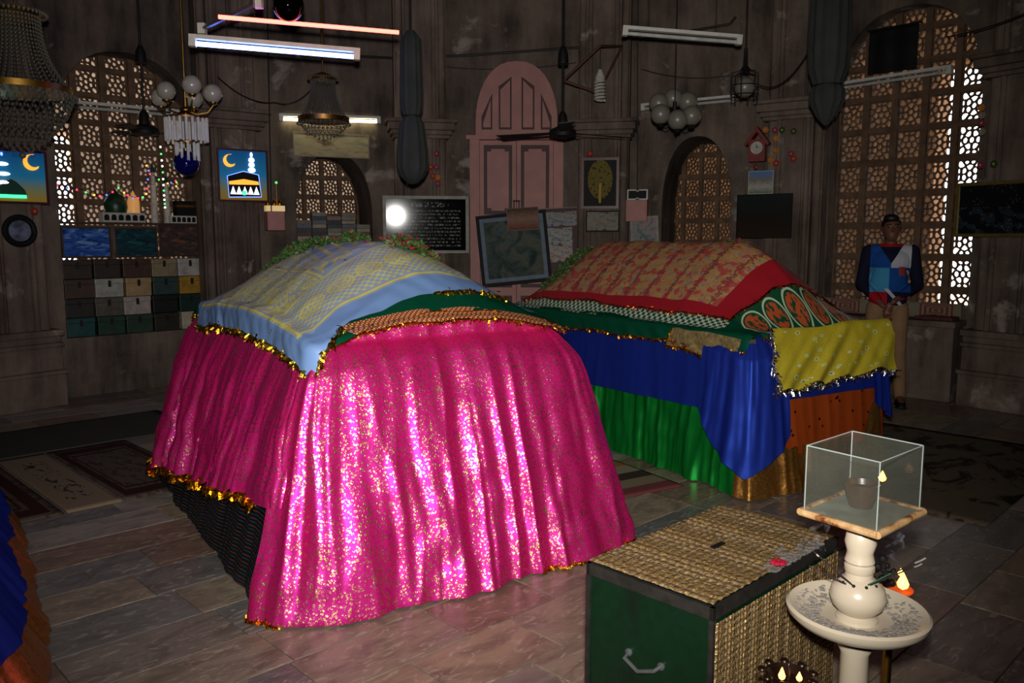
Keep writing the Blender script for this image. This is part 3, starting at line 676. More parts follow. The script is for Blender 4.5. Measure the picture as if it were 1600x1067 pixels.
# ---------------------------------------------------------------- things on the walls
def wbox(deg, box, off):             # centre, width and height on a wall plane of what the photo shows in a pixel box
    x0, y0, x1, y1 = box; xc, yc = (x0 + x1) / 2, (y0 + y1) / 2; _, n, d = wall_frame(deg)
    a, b = onwall(deg, x0, yc, off), onwall(deg, x1, yc, off); t, u = onwall(deg, xc, y0, off), onwall(deg, xc, y1, off)
    c = onwall(deg, xc, yc, off); c.z = (t.z + u.z) / 2; return c, (b - a).dot(d), t.z - u.z
def flat(w, h, y=0):
    b = MB(); b.grid(lambda u, v: (w * (u - .5), y, h * (v - .5)), 1, 1, lambda u, v: (u, v)); return b
def framebars(w, h, fw, d):
    return plate('frame', rect(-w / 2, w / 2, -h / 2, h / 2), [rect(-w / 2 + fw, w / 2 - fw, -h / 2 + fw, h / 2 - fw)], d, M_black)
def picture(name, deg, box, off, label, art, fmat, fw=.02, tilt=0, roll=0, cat='picture', d=.025, group=None):
    c, w, h = wbox(deg, box, off + d); e = tag(empty(name, c, math.radians(deg), tilt), label, cat, group); e.rotation_euler.y = roll
    me = framebars(w, h, fw, d); me.materials.clear(); me.materials.append(fmat); obj('frame', me, e)
    b = MB(); b.box((0, d * .75, 0), (w - fw * 1.2, d * .4, h - fw * 1.2)); b.build('backing', M_black, e, False)
    flat(w - fw * 1.6, h - fw * 1.6, d * .5).build('print', art, e, False); e['w'] = w; e['h'] = h; return e, w, h
def art_noise(name, stops, scale=3, rough=.5, dist=1.0, sy=1.0):
    g = Gm(name, .7, 0, .2); g.col(g.ramp(g.noise(g.coord('UV', (1, sy, 1)), scale, 5, .6, dist), stops)); return g.mat
def art_vert(name, stops, nscale=4, amt=.2, rough=.2):
    g = Gm(name, .7, 0, .2); u, v = g.uv(); g.col(g.ramp((v + (g.noise(g.coord('UV'), nscale, 4) - .5) * amt).clamp(), stops)); return g.mat

# -- pink arched door
dr = tag(empty('door_1', wpt(0, .054, 0)), 'pink painted double door with brown panels under a pointed arch', kind='structure')
b = MB(); W2_ = .557; b.box((-.50, -.04, 1.37), (.115, .10, 2.74)); b.box((.50, -.04, 1.37), (.115, .10, 2.74)); b.box((0, -.05, 2.765), (1.2, .12, .05)); b.build('door_frame', M_pinkw, dr, False)
b = MB(); b.prism(arch(-.487, .487, 2.79, 2.95, 3.65), -.05, .0); b.build('arch_board', M_pinkw, dr, False)
def notched(x0, x1, z0, z1, k=.05): return [(x0 + k, z0), (x1 - k, z0), (x1 - k, z0 + k * .6), (x1, z0 + k * .6), (x1, z1 - k * .6), (x1 - k, z1 - k * .6), (x1 - k, z1), (x0 + k, z1), (x0 + k, z1 - k * .6), (x0, z1 - k * .6), (x0, z0 + k * .6), (x0 + k, z0 + k * .6)]
for sx in (-1, 1):
    l = MB(); l.box((sx * .222, -.02, 1.37), (.436, .04, 2.73)); lf = l.build('leaf', M_pinkw, dr, False)
    for z0, z1 in ((1.86, 2.68), (.98, 1.76), (.14, .88)):
        me = plate('panel_border', rect(-.17, .17, z0, z1), [notched(-.13, .13, z0 + .045, z1 - .045)], .012, M_pinkd); obj('panel_border', me, lf, (sx * .222, -.053, 0))
    h = MB(); h.box((sx * .02, -.055, 2.02), (.05, .012, .02)); h.cyl((sx * .03, -.06, 2.02), (sx * .03, -.06, 1.9), .006, n=6); h.build('latch', M_iron, lf)
def archpanel(x0, x1, z0, za, zb): return [(x0, z0), (x1, z0), (x1, zb), (x0, za)]
for x0, x1, za, zb in ((-.405, -.30, 2.99, 3.26), (-.20, -.07, 3.34, 3.45), (.07, .20, 3.45, 3.34), (.30, .405, 3.26, 2.99)):
    k_ = .02 if abs(x0 + x1) < .5 else .055; o_ = archpanel(x0 - .012, x1 + .012, 2.86, za + .02, zb + .02); i_ = archpanel(x0 + .008, x1 - .008, 2.885, za - k_, zb - k_)
    me = plate('panel_border', o_, [i_], .012, M_pinkd); obj('panel_border', me, dr, (0, -.062, 0))

# -- lighted pictures
def led_picture(name, deg, box, off, label, build):
    g = art_vert('led_print', [(0, hexc('8a6a14')), (.25, hexc('6a7050')), (.5, hexc('1d6f96')), (1, hexc('0d4f86'))], 3, .05) if 'led_print' not in bpy.data.materials else bpy.data.materials['led_print']
    g.node_tree.nodes['Principled BSDF'].inputs['Emission Strength'].default_value = .35
    nt = g.node_tree; nt.links.new(nt.nodes['Color Ramp'].outputs[0], nt.nodes['Principled BSDF'].inputs['Emission Color'])
    e, w, h = picture(name, deg, box, off, label, g, plain('dark_red_frame', hexc('4a1420'), .4), .018, cat='lit picture'); build(e, w, h); return e
E_w, E_o, E_g, E_b = emit('led_white', (.9, .95, 1), 3.0), emit('led_orange', (1, .32, .03), 1.6), emit('led_green', (.05, 1, .3), 2.2), emit('led_blue', (.15, .25, 1), 3.0)
def crescent(e, x, z, r):
    b = MB(); po = [(x + r * math.cos(t), z + r * math.sin(t)) for t in [PI * .42 + i * PI * 1.36 / 12 for i in range(13)]]; pi_ = [(x + .28 * r + .82 * r * math.cos(t), z + .22 * r + .82 * r * math.sin(t)) for t in [PI * 1.72 - i * PI * 1.24 / 12 for i in range(13)]]
    for k in range(12): b.prism([po[k], po[k + 1], pi_[11 - k], pi_[12 - k]], -.003, .008)
    b.build('crescent', E_o, e, False)
def led_a(e, w, h):
    crescent(e, w * .22, h * .28, h * .15)
    for i, (z, hw) in enumerate(((.40, .015), (.22, .10), (.04, .12), (-.12, .11))): b = MB(); b.sph((-w * .30, .003, h * z), (w * hw + .004, .008, h * .035), 10, 6); b.build('minaret_light', E_w if i else E_b, e)
    b = MB(); b.prism([(-w * .48, -h * .36), (w * .10, -h * .36), (w * .06, -h * .24), (-w * .08, -h * .10), (-w * .17, -h * .05), (-w * .3, -h * .12), (-w * .42, -h * .24)], -.002, .01); b.build('dome', plain('led_dome_green', hexc('0d4a34'), .5), e, False)
    b = MB(); b.box((-w * .2, -.002, -h * .37), (w * .56, .012, h * .06)); b.build('dome_light', E_g, e)
def led_b(e, w, h):
    crescent(e, -w * .26, h * .27, h * .12)
    for z, hw, hh in ((.40, .025, .05), (.30, .06, .05), (.21, .06, .05), (.11, .075, .05)): b = MB(); b.sph((w * .17, .003, h * z), (w * hw, .008, h * hh), 10, 6); b.build('minaret_light', E_w, e)
    kz = [(-w * .30, -h * .42), (w * .34, -h * .40), (w * .30, h * .02), (0, h * .08), (-w * .32, -h * .02)]
    b = MB(); b.prism(kz, -.002, .01); b.build('cube_building', M_black, e, False)
    b = MB(); b.tube([(x, -.004, z) for x, z in kz], .004, 6, True); b.build('outline_light', E_b, e)
    b = MB(); b.prism([(-w * .29, -h * .18), (w * .30, -h * .17), (w * .29, -h * .11), (0, -h * .07), (-w * .29, -h * .12)], -.005, .0); b.build('gold_band', E_o, e, False)
    b = MB()
    for i in range(5): x = -w * .27 + i * w * .115; b.prism([(x, -h * .36), (x + w * .11, -h * .36), (x + w * .055, -h * .21)], -.006, 0)
    b.build('white_motif', E_w, e, False)
    b = MB(); b.sph((w * .0, -.006, -h * .33), (w * .045, .006, h * .05), 10, 6); b.build('green_motif', E_g, e)
led_picture('lit_picture', 52, (-12, 234, 76, 318), .44, 'lit picture of a green dome, minaret and crescent at the left frame edge', led_a)
led_picture('lit_picture', 33.75, (341, 233, 420, 315), .42, 'lit picture of a black cube shrine, minaret and crescent on the pilaster', led_b)

# -- wall clock, stickers, frames
c, w, h = wbox(52, (9, 340, 53, 381), .46); e = tag(empty('round_plate', c, math.radians(52)), 'round black-rimmed picture plate on the left pilaster', 'plate')
b = MB(); b.tube([(.118 * math.cos(t), 0, .118 * math.sin(t)) for t in [2 * PI * i / 24 for i in range(24)]], .026, 8, True); b.build('rim', M_black, e)
b = MB(); b.lathe([(.0, 0), (.11, 0), (.11, .012), (0, .012)], n=24); b.build('face', plain('plate_print', hexc('6a7488'), .6, 0, .7, 16, .1, .2), e, rx=-PI / 2)
# -- three small landscape pictures over the tins
for k, (bx, lab, st) in enumerate((((97, 354, 175, 403), 'small framed bright blue seascape above the tins', [(.3, hexc('0a1a60')), (.5, hexc('2a5ab0')), (.65, hexc('7aa0d0'))]),
        ((180, 355, 247, 402), 'small framed dark teal picture above the tins', [(.3, hexc('06121c')), (.55, hexc('12404a')), (.7, hexc('2a6a5a'))]),
        ((250, 352, 313, 400), 'small framed dusky brown picture above the tins', [(.3, hexc('1a1c24')), (.55, hexc('4a3a34')), (.7, hexc('8a5430'))]))):
    picture('landscape_picture', 45, bx, -.07, lab, art_noise('landscape_%d' % k, st, 3.2, .4, 1.2, 2.0), M_wood, .018, -.05, group='small pictures above the tins')
sh = MB(); sh.box((.16, .17, 1.722), (1.42, .18, .02)); tag(sh.build('shelf', M_wood, None, False, wpt(45, 0, 0, 0), math.radians(45)), 'thin dark shelf carrying the mosque models across the window', 'shelf')
# -- stacked tins on the window sill
TC = [['3a2c24', '3a2e28', '4a342c', '8a7a60', 'a8a49c'], ['4a362c', 'a5a498', 'a88a60', '2e4440', 'a07a24'], ['2e2a26', '5a5448', 'a89a90', '1a1a1a', '16302a'], ['1e4a48', '24402e', '2c4034', '2e2a1c', 'b0a890']]
TN = ['dark brown', 'dark umber', 'red-brown', 'tan', 'off-white', 'brown', 'pale grey', 'light tan', 'dark teal', 'mustard yellow', 'charcoal', 'taupe', 'white printed', 'black', 'bottle green', 'teal', 'leaf green', 'dull green', 'olive black', 'cream']
ROWN = ['bottom', 'second', 'third', 'top']
def tin(x, z, w, h, d, c, label):
    e = tag(empty('donation_tin', wpt(45, x, z, 0), math.radians(45)), label, 'tin box', 'stacked tins on the window sill'); m_ = plain('tin_' + c, hexc(c), .45, .15, .3, 16)
    b = MB(); b.box((0, .16, h * .36), (w, d, h * .72)); b.build('body', m_, e, False, bevel=.004)
    b = MB(); b.box((0, .16, h * .855), (w + .008, d + .008, h * .27)); b.build('lid', m_, e, False, bevel=.004)
    b = MB(); b.box((0, .16 - d / 2 - .007, h * .72), (.028, .008, h * .34)); b.build('hasp', M_iron, e, False)
for r in range(4):
    zz = .592 + (3 - r) * .192
    for k in range(5):
        tin(-.415 + k * .285 + (r % 2) * .012 + rnd.uniform(-.006, .006), zz, .262 + rnd.uniform(-.01, .008), .189, .22, TC[r][k], '%s tin box, %s from the left in the %s row of the stack' % (TN[r * 5 + k], ['first', 'second', 'third', 'fourth', 'fifth'][k], ROWN[3 - r]))
# -- models on the shelf
M_wht = plain('model_white', hexc('b9b2a8'), .6); M_dome = plain('model_green', hexc('0d3a24'), .4)
def onshelf(x): return onwall(45, x, 340, -.17).to_2d()
def model(name, x, label): p = onshelf(x); return tag(empty(name, (p.x, p.y, 1.733), PI / 4), label, 'model')
e = model('mosque_model', 191, 'white mosque model with dark green dome on the shelf')
b = MB(); b.box((0, 0, .05), (.42, .13, .10)); b.build('base', M_wht, e, False, bevel=.004)
b = MB(); b.lathe([(.10, .1), (.115, .15), (.11, .2), (.08, .26), (.03, .30), (.006, .34)], (-.06, 0, 0), 20); b.build('dome', M_dome, e)
b = MB(); b.lathe([(.06, .1), (.06, .22), (.05, .25), (.02, .29), (.004, .33)], (.12, 0, 0), 16); b.build('lamp_dome', emit('warm_lamp', (1, .5, .15), .25), e)
for i in range(6): b = MB(); b.prism(arch(-.024, .024, .0, .035, .06, 4), -.072, -.064); b.build('arch_window', M_black, e, False, loc=(-.175 + i * .07, 0, .02))
for x, hh, lab in ((242, .62, 'tall white minaret model on the shelf beside the green dome'), (262, .50, 'shorter white minaret model on the shelf beside the cube model')):
    e = model('minaret_model', x, lab); b = MB(); b.lathe([(.036, 0), (.034, hh * .3), (.045, hh * .31), (.045, hh * .34), (.03, hh * .35), (.028, hh * .6), (.04, hh * .61), (.04, hh * .64), (.024, hh * .65), (.02, hh * .85)], n=12); b.build('shaft', M_wht, e)
    b = MB(); b.lathe([(.026, hh * .85), (.02, hh * .92), (.003, hh)], n=12); b.build('cap', M_dome, e)
e = model('cube_model', 290, 'black cube shrine model with gold band on the shelf'); e.location += wall_frame(45)[1] * .02
b = MB(); b.box((0, 0, .16), (.24, .10, .16)); b.build('body', M_black, e, False); b = MB(); b.box((0, 0, .185), (.245, .105, .025)); b.build('gold_band', M_gold, e, False)
b = MB(); b.box((0, 0, .04), (.4, .12, .08)); b.build('base', M_wht, e, False)
for i in range(7): b = MB(); b.prism(arch(-.019, .019, .0, .035, .055, 4), -.066, -.059); b.build('arch_window', M_black, e, False, loc=(-.162 + i * .054, 0, .012))
# -- fairy lights over the window
def lights(name, pts, deg, off, cols_, label, r=.012, n=18):
    P_ = [onwall(deg, x, y, off) for x, y in pts]; e = tag(empty(name, P_[0]), label, 'string lights'); path = []
    for i in range(len(P_) - 1):
        for k in range(8): t = k / 8; q = P_[i].lerp(P_[i + 1], t); q.z -= .05 * 4 * t * (1 - t) * (P_[i + 1] - P_[i]).length; path.append(q - P_[0])
    path.append(P_[-1] - P_[0]); b = MB(); b.tube(path, .003, 5); b.build('wire', M_cable, e)
    for k in range(n): q = path[int((k + .5) / n * (len(path) - 1))]; b = MB(); b.sph((0, 0, 0), r, 8, 6); b.build('bulb', cols_[k % len(cols_)], e, loc=q - Vector((0, 0, r)))
E_r = emit('bulb_red', (1, .03, .08), 3); E_gr = emit('bulb_green', (.1, 1, .2), 1.5); E_am = emit('bulb_amber', (1, .4, .05), 2.5); E_bl = emit('bulb_blue', (.1, .15, 1), 2); E_ww = emit('bulb_warm', (1, .9, .7), 3)
lights('fairy_lights', [(80, 258), (84, 285), (125, 295), (160, 305), (185, 292), (208, 308), (228, 305), (232, 268)], 45, -.02, [E_r, E_gr, E_am, E_r, E_bl], 'string of coloured fairy lights sagging across the latticed window', .011, 20)
lights('fairy_lights', [(250, 222), (254, 262), (256, 300), (258, 325)], 45, -.02, [E_ww, E_gr, E_ww], 'short upright string of white fairy lights on the lattice', .011, 12)
lights('fairy_lights', [(228, 255), (234, 270), (262, 285), (276, 280), (275, 292)], 45, -.02, [E_am, E_bl, E_r, E_gr], 'short string of coloured fairy lights beside the minaret models', .010, 9)

# -- book niche
BK = ['6a5a4c', '2c3c34', '7a6a5a', '4a2420', '5a5a62', '3a3028', '6a3a30', '7a7468', '2a2c38']
bm = {}
for c in BK:
    b = MB(); b.box((0, 0, .004), (.15, .16, .006)); b.box((0, 0, .042), (.15, .16, .006)); b.box((.073, 0, .023), (.005, .16, .044)); cov = b.mesh('cover', plain('book_' + c, hexc(c), .6), False)
    b = MB(); b.box((-.004, 0, .023), (.138, .154, .032)); bm[c] = (cov, b.mesh('pages', plain('book_pages', hexc('9a8f7c'), .8), False))
NC = {'6a5a4c': 'brown', '2c3c34': 'dark green', '7a6a5a': 'tan', '4a2420': 'maroon', '5a5a62': 'grey', '3a3028': 'dark brown', '6a3a30': 'russet', '7a7468': 'pale', '2a2c38': 'navy'}
ORD = ['lowest', 'second', 'third', 'fourth', 'fifth', 'sixth', 'seventh', 'eighth', 'ninth', 'tenth', 'eleventh', 'twelfth', 'thirteenth']
for k, n in enumerate((10, 12, 11, 12, 9)):
    for i in range(n):
        c = BK[(i * 5 + k * 3 + (i * k) % 4) % len(BK)]; p = wpt(22.5, -.245 + k * .172 + rnd.uniform(-.004, .004), 1.322 + i * .0462, -.14)
        e = tag(empty('book', p, math.radians(22.5) + (-PI / 2 if (i * 3 + k) % 5 else PI / 2) + rnd.uniform(-.015, .015)), '%s book, %s from below in the %s stack of the niche' % (NC[c], ORD[i], ['leftmost', 'second', 'middle', 'fourth', 'rightmost'][k]), 'book', 'books stacked in the niche')
        obj('cover', bm[c][0], e); obj('pages', bm[c][1], e)
picture('poster', 22.5, (459, 208, 578, 246), .0, 'wide faded printed poster below the lit white tube', art_noise('poster_print', [(.3, hexc('6a4a28')), (.45, hexc('a89a78')), (.6, hexc('8a8468')), (.72, hexc('4a6a80'))], 2.5, .4, .4), plain('poster_edge', hexc('7a725c'), .6), .012, d=.015)
# -- small lit model on pink box
def pinkbox(deg, box, off, label):
    c, w, h = wbox(deg, box, off); e = tag(empty('wall_box', c - Vector((0, 0, h / 2)), math.radians(deg)), label, 'wall box')
    b = MB(); b.box((0, .07, h / 2), (w, .16, h)); b.build('body', M_pinkw, e, False, bevel=.006); b = MB(); b.box((0, -.014, h / 2), (w * .86, .01, h * .86)); b.build('door', M_pinkw, e, False, bevel=.003); return e, c, w, h
e, c, w, h = pinkbox(30, (418, 330, 445, 360), .38, 'small pink wooden box on the wall under the tiny lit mosque')
q = c + Vector((0, 0, h / 2)); e = tag(empty('lit_mosque_model', q, math.radians(30)), 'tiny lit mosque model with green-tipped minaret on a pink box', 'model')
b = MB(); b.box((0, .05, .03), (.2, .1, .06)); b.build('base', emit('model_glow', (1, .75, .35), .35), e, False)
for x in (-.07, 0, .06): b = MB(); b.lathe([(.026, .06), (.028, .08), (.018, .11), (.003, .13)], (x, .05, 0), 10); b.build('dome', M_gold, e)
b = MB(); b.cyl((.03, .06, .06), (.03, .06, .30), .008); b.build('minaret', M_brass, e); b = MB(); b.sph((.03, .06, .31), .014, 8, 6); b.build('tip_light', E_gr, e)
# -- inscribed black plaque with the flash in it
g = Gm('plaque_black', .055, 0, .5); u, v = g.uv(); rows_ = (v * 15).fr(); tx = g.noise(g.coord('UV', (70, 15, 1)), 1.0, 2, .5, .8)
ink = (rows_.band(.25, .75) * (tx > .52) * u.band(.08, .93) * v.band(.08, .78)).max(v.band(.84, .93) * u.band(.25, .78) * (g.noise(g.coord('UV', (30, 12, 1)), 1, 2, .5, 1) > .55))
g.col(g.mix(ink * .8, hexc('0a0c10'), hexc('8a8a80')))
c, w, h = wbox(8, (599, 306, 733, 396), .50); e = tag(empty('inscription_plaque', c, math.radians(8), .022), 'black inscribed plaque in a silver frame left of the pink door', 'plaque')
me = framebars(w, h, .035, .03); me.materials.clear(); me.materials.append(plain('silver_frame', hexc('8a867c'), .6, .3)); obj('frame', me, e)
b = MB(); b.box((0, .022, 0), (w - .05, .012, h - .05)); b.build('backing', M_black, e, False); flat(w - .06, h - .06, .014).build('slab', g.mat, e, False)
b = MB()
for x in (-.3, .3): b.box((x, .09, .0), (.04, .11, .04))
b.build('wall_bracket', M_iron, e, False)
# -- pictures leaning at the door
M_mirror = art_noise('big_print', [(.3, hexc('14201e')), (.46, hexc('3a4a44')), (.58, hexc('5a5a4c')), (.7, hexc('2a4a5a'))], 4, .12)
e, w, h = picture('large_framed_print', 0, (748, 332, 858, 444), .30, 'large dark framed print with blue mat leaning at the pink door', M_mirror, M_black, .04, -.08, -.10)
me = framebars(w - .08, h - .08, .045, .006); me.materials.clear(); me.materials.append(plain('blue_mat', hexc('5a6a7c'), .6)); obj('mat', me, e, (0, .006, 0))
picture('card_print', 0, (792, 324, 842, 360), .36, 'brown card tucked at the top of the large framed print', art_vert('card_art', [(0, hexc('6a3a2c')), (.5, hexc('8a6a58')), (1, hexc('4a3428'))], 9, .5), M_wood, .01, -.06, -.06)
e, w, h = picture('photo_board', 0, (842, 324, 908, 436), .22, 'dark red board of photo prints leaning beside the large framed print', plain('dark_red_board', hexc('3c0d12'), .6), plain('dark_red_frame', hexc('4a1420'), .4), .012, -.05, -.05)
for k, (x, z, a, b_, st) in enumerate(((0, .34, .84, .2, ['2a5a80', 'a09a90']), (-.05, .1, .7, .24, ['4a5a54', 'a8a8a4']), (-.08, -.14, .74, .24, ['8a5a4c', 'b0aca4']), (.2, -.36, .5, .13, ['3a5a90', '9a9a98']))):
    flat(w * a, h * b_, -.002 - k * .002).build('photo_print', art_noise('photo_%d' % k, [(.35, hexc(st[0])), (.5, hexc(st[1])), (.65, hexc('5a4a44'))], 3, .15), e, False, loc=(w * x, 0, h * z))
# -- right of the door
g = Gm('gold_tree_print', .6, 0, .2); u, v = g.uv(); n = g.noise(g.coord('UV'), 14, 4); d = ((u - .5) * (u - .5) * 1.3 + (v - .58) * (v - .58)).sq()
g.col(g.mix((u - .5).abs().band(-1, .035) * (v < .5) * (v > .08), g.mix((d < .42) * (n > .42), hexc('14120c'), hexc('6a5a1c')), hexc('a88a3c')))
picture('tree_picture', -11.25, (908, 246, 967, 326), .42, 'dark picture of a golden tree in a red-brown frame', g.mat, plain('redbrown_frame', hexc('5a2a1c'), .4), .03)
picture('oval_picture', -11.25, (915, 329, 968, 362), .42, 'small pale framed picture with oval motif under the golden tree', art_noise('oval_art', [(.35, hexc('6a6458')), (.5, hexc('8a8678')), (.65, hexc('4a4840'))], 3, .15), M_black, .015)
e, c, w, h = pinkbox(-15, (978, 312, 1011, 346), .36, 'pink wooden wall box under the black bow-shaped plate')
c, w, h = wbox(-15, (980, 296, 1012, 312), .40); e = tag(empty('bow_plate', c, math.radians(-15)), 'black bow-shaped plate with white rim above a pink box', 'plate')
po = [(-w / 2, -h / 2), (-w * .12, -h / 2), (0, -h * .36), (w * .12, -h / 2), (w / 2, -h / 2), (w / 2, h / 2), (w * .12, h / 2), (0, h * .36), (-w * .12, h / 2), (-w / 2, h / 2)]
b = MB(); b.prism(po, 0, .02); b.build('rim', M_white, e, False); b = MB(); b.prism([(x * .88, z * .78) for x, z in po], -.004, .01); b.build('face', M_black, e, False)
picture('leaning_photo', -18, (985, 338, 1029, 388), .30, 'small silver framed photo leaning behind the leaf heap', art_noise('lean_art', [(.35, hexc('3a5a50')), (.5, hexc('8a8a88')), (.62, hexc('a07a74'))], 3, .15), plain('silver_frame', hexc('8a867c'), .6, .3), .03, -.08, -.06)
# -- on the right pilaster and beyond
c, w, h = wbox(-30, (1163, 198, 1202, 264), .34); e = tag(empty('cuckoo_clock', c, math.radians(-30)), 'red-brown house-shaped cuckoo clock above the small postcard', 'clock'); M_ck = plain('clock_wood', hexc('7a2418'), .5)
b = MB(); b.box((0, .04, -h * .06), (w * .66, .09, h * .52)); b.build('case', M_ck, e, False)
b = MB(); b.prism([(-w / 2, h * .10), (-w * .42, h * .05), (0, h * .38), (w * .42, h * .05), (w / 2, h * .10), (0, h / 2)], -.03, .1); b.build('roof', M_ck, e, False)
b = MB(); b.lathe([(0, 0), (w * .25, 0), (w * .25, .012), (0, .012)], n=20); b.build('dial', M_wht, e, rx=PI / 2, loc=(0, -.0, 0))
b = MB(); b.box((0, -.018, .02), (.006, .004, .045)); b.box((.012, -.018, .008), (.03, .004, .006)); b.build('hands', M_black, e, False)
b = MB(); b.cyl((0, .0, -h * .3), (0, .0, -h * .42), .004); b.sph((0, 0, -h * .45), (.025, .012, .03)); b.build('pendulum', M_ck, e)
picture('postcard', -30, (1169, 267, 1208, 303), .34, 'small postcard of a white building below the cuckoo clock', art_vert('postcard_art', [(0, hexc('5a7050')), (.3, hexc('a8a49a')), (.6, hexc('7a7468')), (1, hexc('4a7ab0'))], 6, .4), M_wht, .006, d=.012)
picture('dark_painting', -33.75, (1150, 303, 1236, 372), .42, 'large dark brown canvas hanging on the pilaster', art_vert('dark_art', [(0, hexc('2a1608')), (.4, hexc('1c120a')), (1, hexc('14201e'))], 4, .4, .35), M_black, .008)
g = Gm('sequin_print', .3); cc = g.coord('UV', (40, 26, 1)); dd = g.voro(cc, 1.0); n = g.noise(g.coord('UV'), 5, 3); u, v = g.uv()
g.col(g.mix((dd < .13) * (n > .52), g.mix((v < .55) * (n > .5) * .7, hexc('07090c'), hexc('26343a')), hexc('d0d4d8')))
picture('sequin_picture', -56.25, (1489, 283, 1618, 370), .46, 'black sequinned mosque picture in a gilt frame at the right edge', g.mat, plain('gilt_frame', hexc('a8904a'), .3, .8), .03, cat='picture')
# -- paper flowers
def flowers(deg, off, pts, label, group):
    for k, (x, y, c, nm) in enumerate(pts):
        p = onwall(deg, x, y, off); e = tag(empty('paper_flower', p, math.radians(deg)), nm + ' ' + label, 'paper flower', group); m_ = plain('paper_' + c, hexc(c), .8)
        b = MB()
        for i in range(7): t = 2 * PI * i / 7; b.sph((.022 * math.cos(t), 0, .022 * math.sin(t)), (.013, .006, .013), 8, 5)
        b.build('petals', m_, e); b = MB(); b.sph((0, -.006, 0), .011, 8, 6); b.build('centre', plain('paper_centre', hexc('c0a040'), .8), e)
OR, PK, RD, GN, WH = 'b86a1c', '8a1f48', 'a02018', '24401c', '8a8078'
flowers(-30, .40, [(1196, 203, OR, 'orange'), (1211, 203, PK, 'pink')], 'paper flower at the top beside the cuckoo clock', 'paper flowers by the clock')
flowers(-36, .42, [(1222, 203, GN, 'dark green'), (1240, 205, GN, 'green'), (1212, 216, OR, 'upper orange'), (1212, 235, OR, 'middle orange'), (1204, 250, OR, 'lower left orange'), (1213, 255, RD, 'lower red'), (1236, 240, PK, 'right pink'), (1240, 248, RD, 'right red')], 'paper flower on the pilaster right of the cuckoo clock', 'paper flowers by the clock')
flowers(11.25, .42, [(682, 240, PK, 'topmost pink'), (673, 261, RD, 'red'), (682, 261, PK, 'middle pink'), (676, 275, RD, 'dark red'), (684, 277, OR, 'orange'), (684, 287, PK, 'lowest pink')], 'paper flower above the inscribed plaque', 'paper flowers above the plaque')
flowers(-56.25, .46, [(1533, 168, OR, 'orange'), (1534, 180, WH, 'upper pale'), (1534, 192, PK, 'upper pink'), (1534, 206, WH, 'pale'), (1532, 258, PK, 'lower pink'), (1553, 256, GN, 'green')], 'paper flower on the pilaster above the sequinned picture', 'paper flowers above the sequinned picture')
flowers(52, .46, [(54, 330, RD, 'single red')], 'paper flower between the round plate and lit picture', 'paper flower by the plate')
flowers(-11.25, .42, [(922, 240, RD, 'small red')], 'paper flower above the golden tree picture', 'paper flower by the tree picture')
# ---------------------------------------------------------------- lamps and other hanging things
def hang(e, z, r=.008, mat=None, x=0, y=0, name='rod'):
    b = MB(); b.cyl((x, y, z), (x, y, CEIL - e.location.z + .005), r, n=8); return b.build(name, mat or M_iron, e)
M_cry = Gm('crystal_beads', .12, .55, .8); M_cry.col(hexc('7c776a')); M_cry = M_cry.mat
M_cryw = glass('crystal_tube', (.85, .83, .8), .05, .55)
def bead(b, p, r):
    p = Vector(p); b.add([p + Vector(q) * r for q in ((1, 0, 0), (-1, 0, 0), (0, 1, 0), (0, -1, 0), (0, 0, 1.3), (0, 0, -1.3))], [(0, 2, 4), (2, 1, 4), (1, 3, 4), (3, 0, 4), (2, 0, 5), (1, 2, 5), (3, 1, 5), (0, 3, 5)])
def crystal(x, ytop, yring, ybot, rpx, Y, label, ns=34):
    pr = at(x, yring, Y); k = Y / FPX * 1.01; R_ = rpx * k; zt = at(x, ytop, Y).z; zb = at(x, ybot, Y).z; zr = pr.z
    e = tag(empty('crystal_chandelier', (pr.x, pr.y, zb)), label, 'chandelier'); zt -= zb; zr -= zb
    b = MB(); b.lathe([(R_ * .5, zt - .02), (R_ * .55, zt), (R_ * .42, zt + .02), (.02, zt + .05)], n=20); b.build('crown', M_brass, e)
    b = MB(); b.lathe([(R_ * .97, zr - .02), (R_ * 1.03, zr - .02), (R_ * 1.03, zr + .02), (R_ * .97, zr + .02)], n=28); b.build('ring', M_brass, e)
    br = max(.006, R_ * .03); b = MB(); n = int((zt - zr) / br / 2.4)
    for i in range(ns):
        t = 2 * PI * i / ns
        for j in range(n): u = j / (n - 1); rr = R_ * (.48 + .52 * (1 - u) ** 2.6) if True else 0; bead(b, (rr * math.cos(t), rr * math.sin(t), zr + (zt - zr) * u), br)
        bead(b, (R_ * 1.06 * math.cos(t), R_ * 1.06 * math.sin(t), zr - .04), br * 1.5); bead(b, (R_ * .6 * math.cos(t), R_ * .6 * math.sin(t), zt + .0), br * 1.5)
    tag(b.build('bead_strands', M_cry, e, False), None, kind='stuff')
    b = MB(); m = max(5, int(zr / br / 2.8))
    for j in range(m):
        u = (j + 1) / m; rr = R_ * math.cos(u * PI / 2) ** .75; q = max(4, int(ns * rr / R_ * 1.1))
        for i in range(q): t = 2 * PI * (i + .5 * (j % 2)) / q; bead(b, (rr * math.cos(t), rr * math.sin(t), zr * (1 - u) + br), br * 1.1)
    tag(b.build('bead_bowl', M_cry, e, False), None, kind='stuff')
    b = MB(); b.sph((0, 0, .01), br * 2.2); b.build('drop', M_cry, e); hang(e, zt + .04, .007, M_brass); return e
crystal(28, 20, 140, 245, 74, 5.6, 'large crystal bead chandelier at the upper left corner', 44)
crystal(506, 122, 187, 222, 37, 7.4, 'small crystal bead chandelier before the lit white tube', 34)
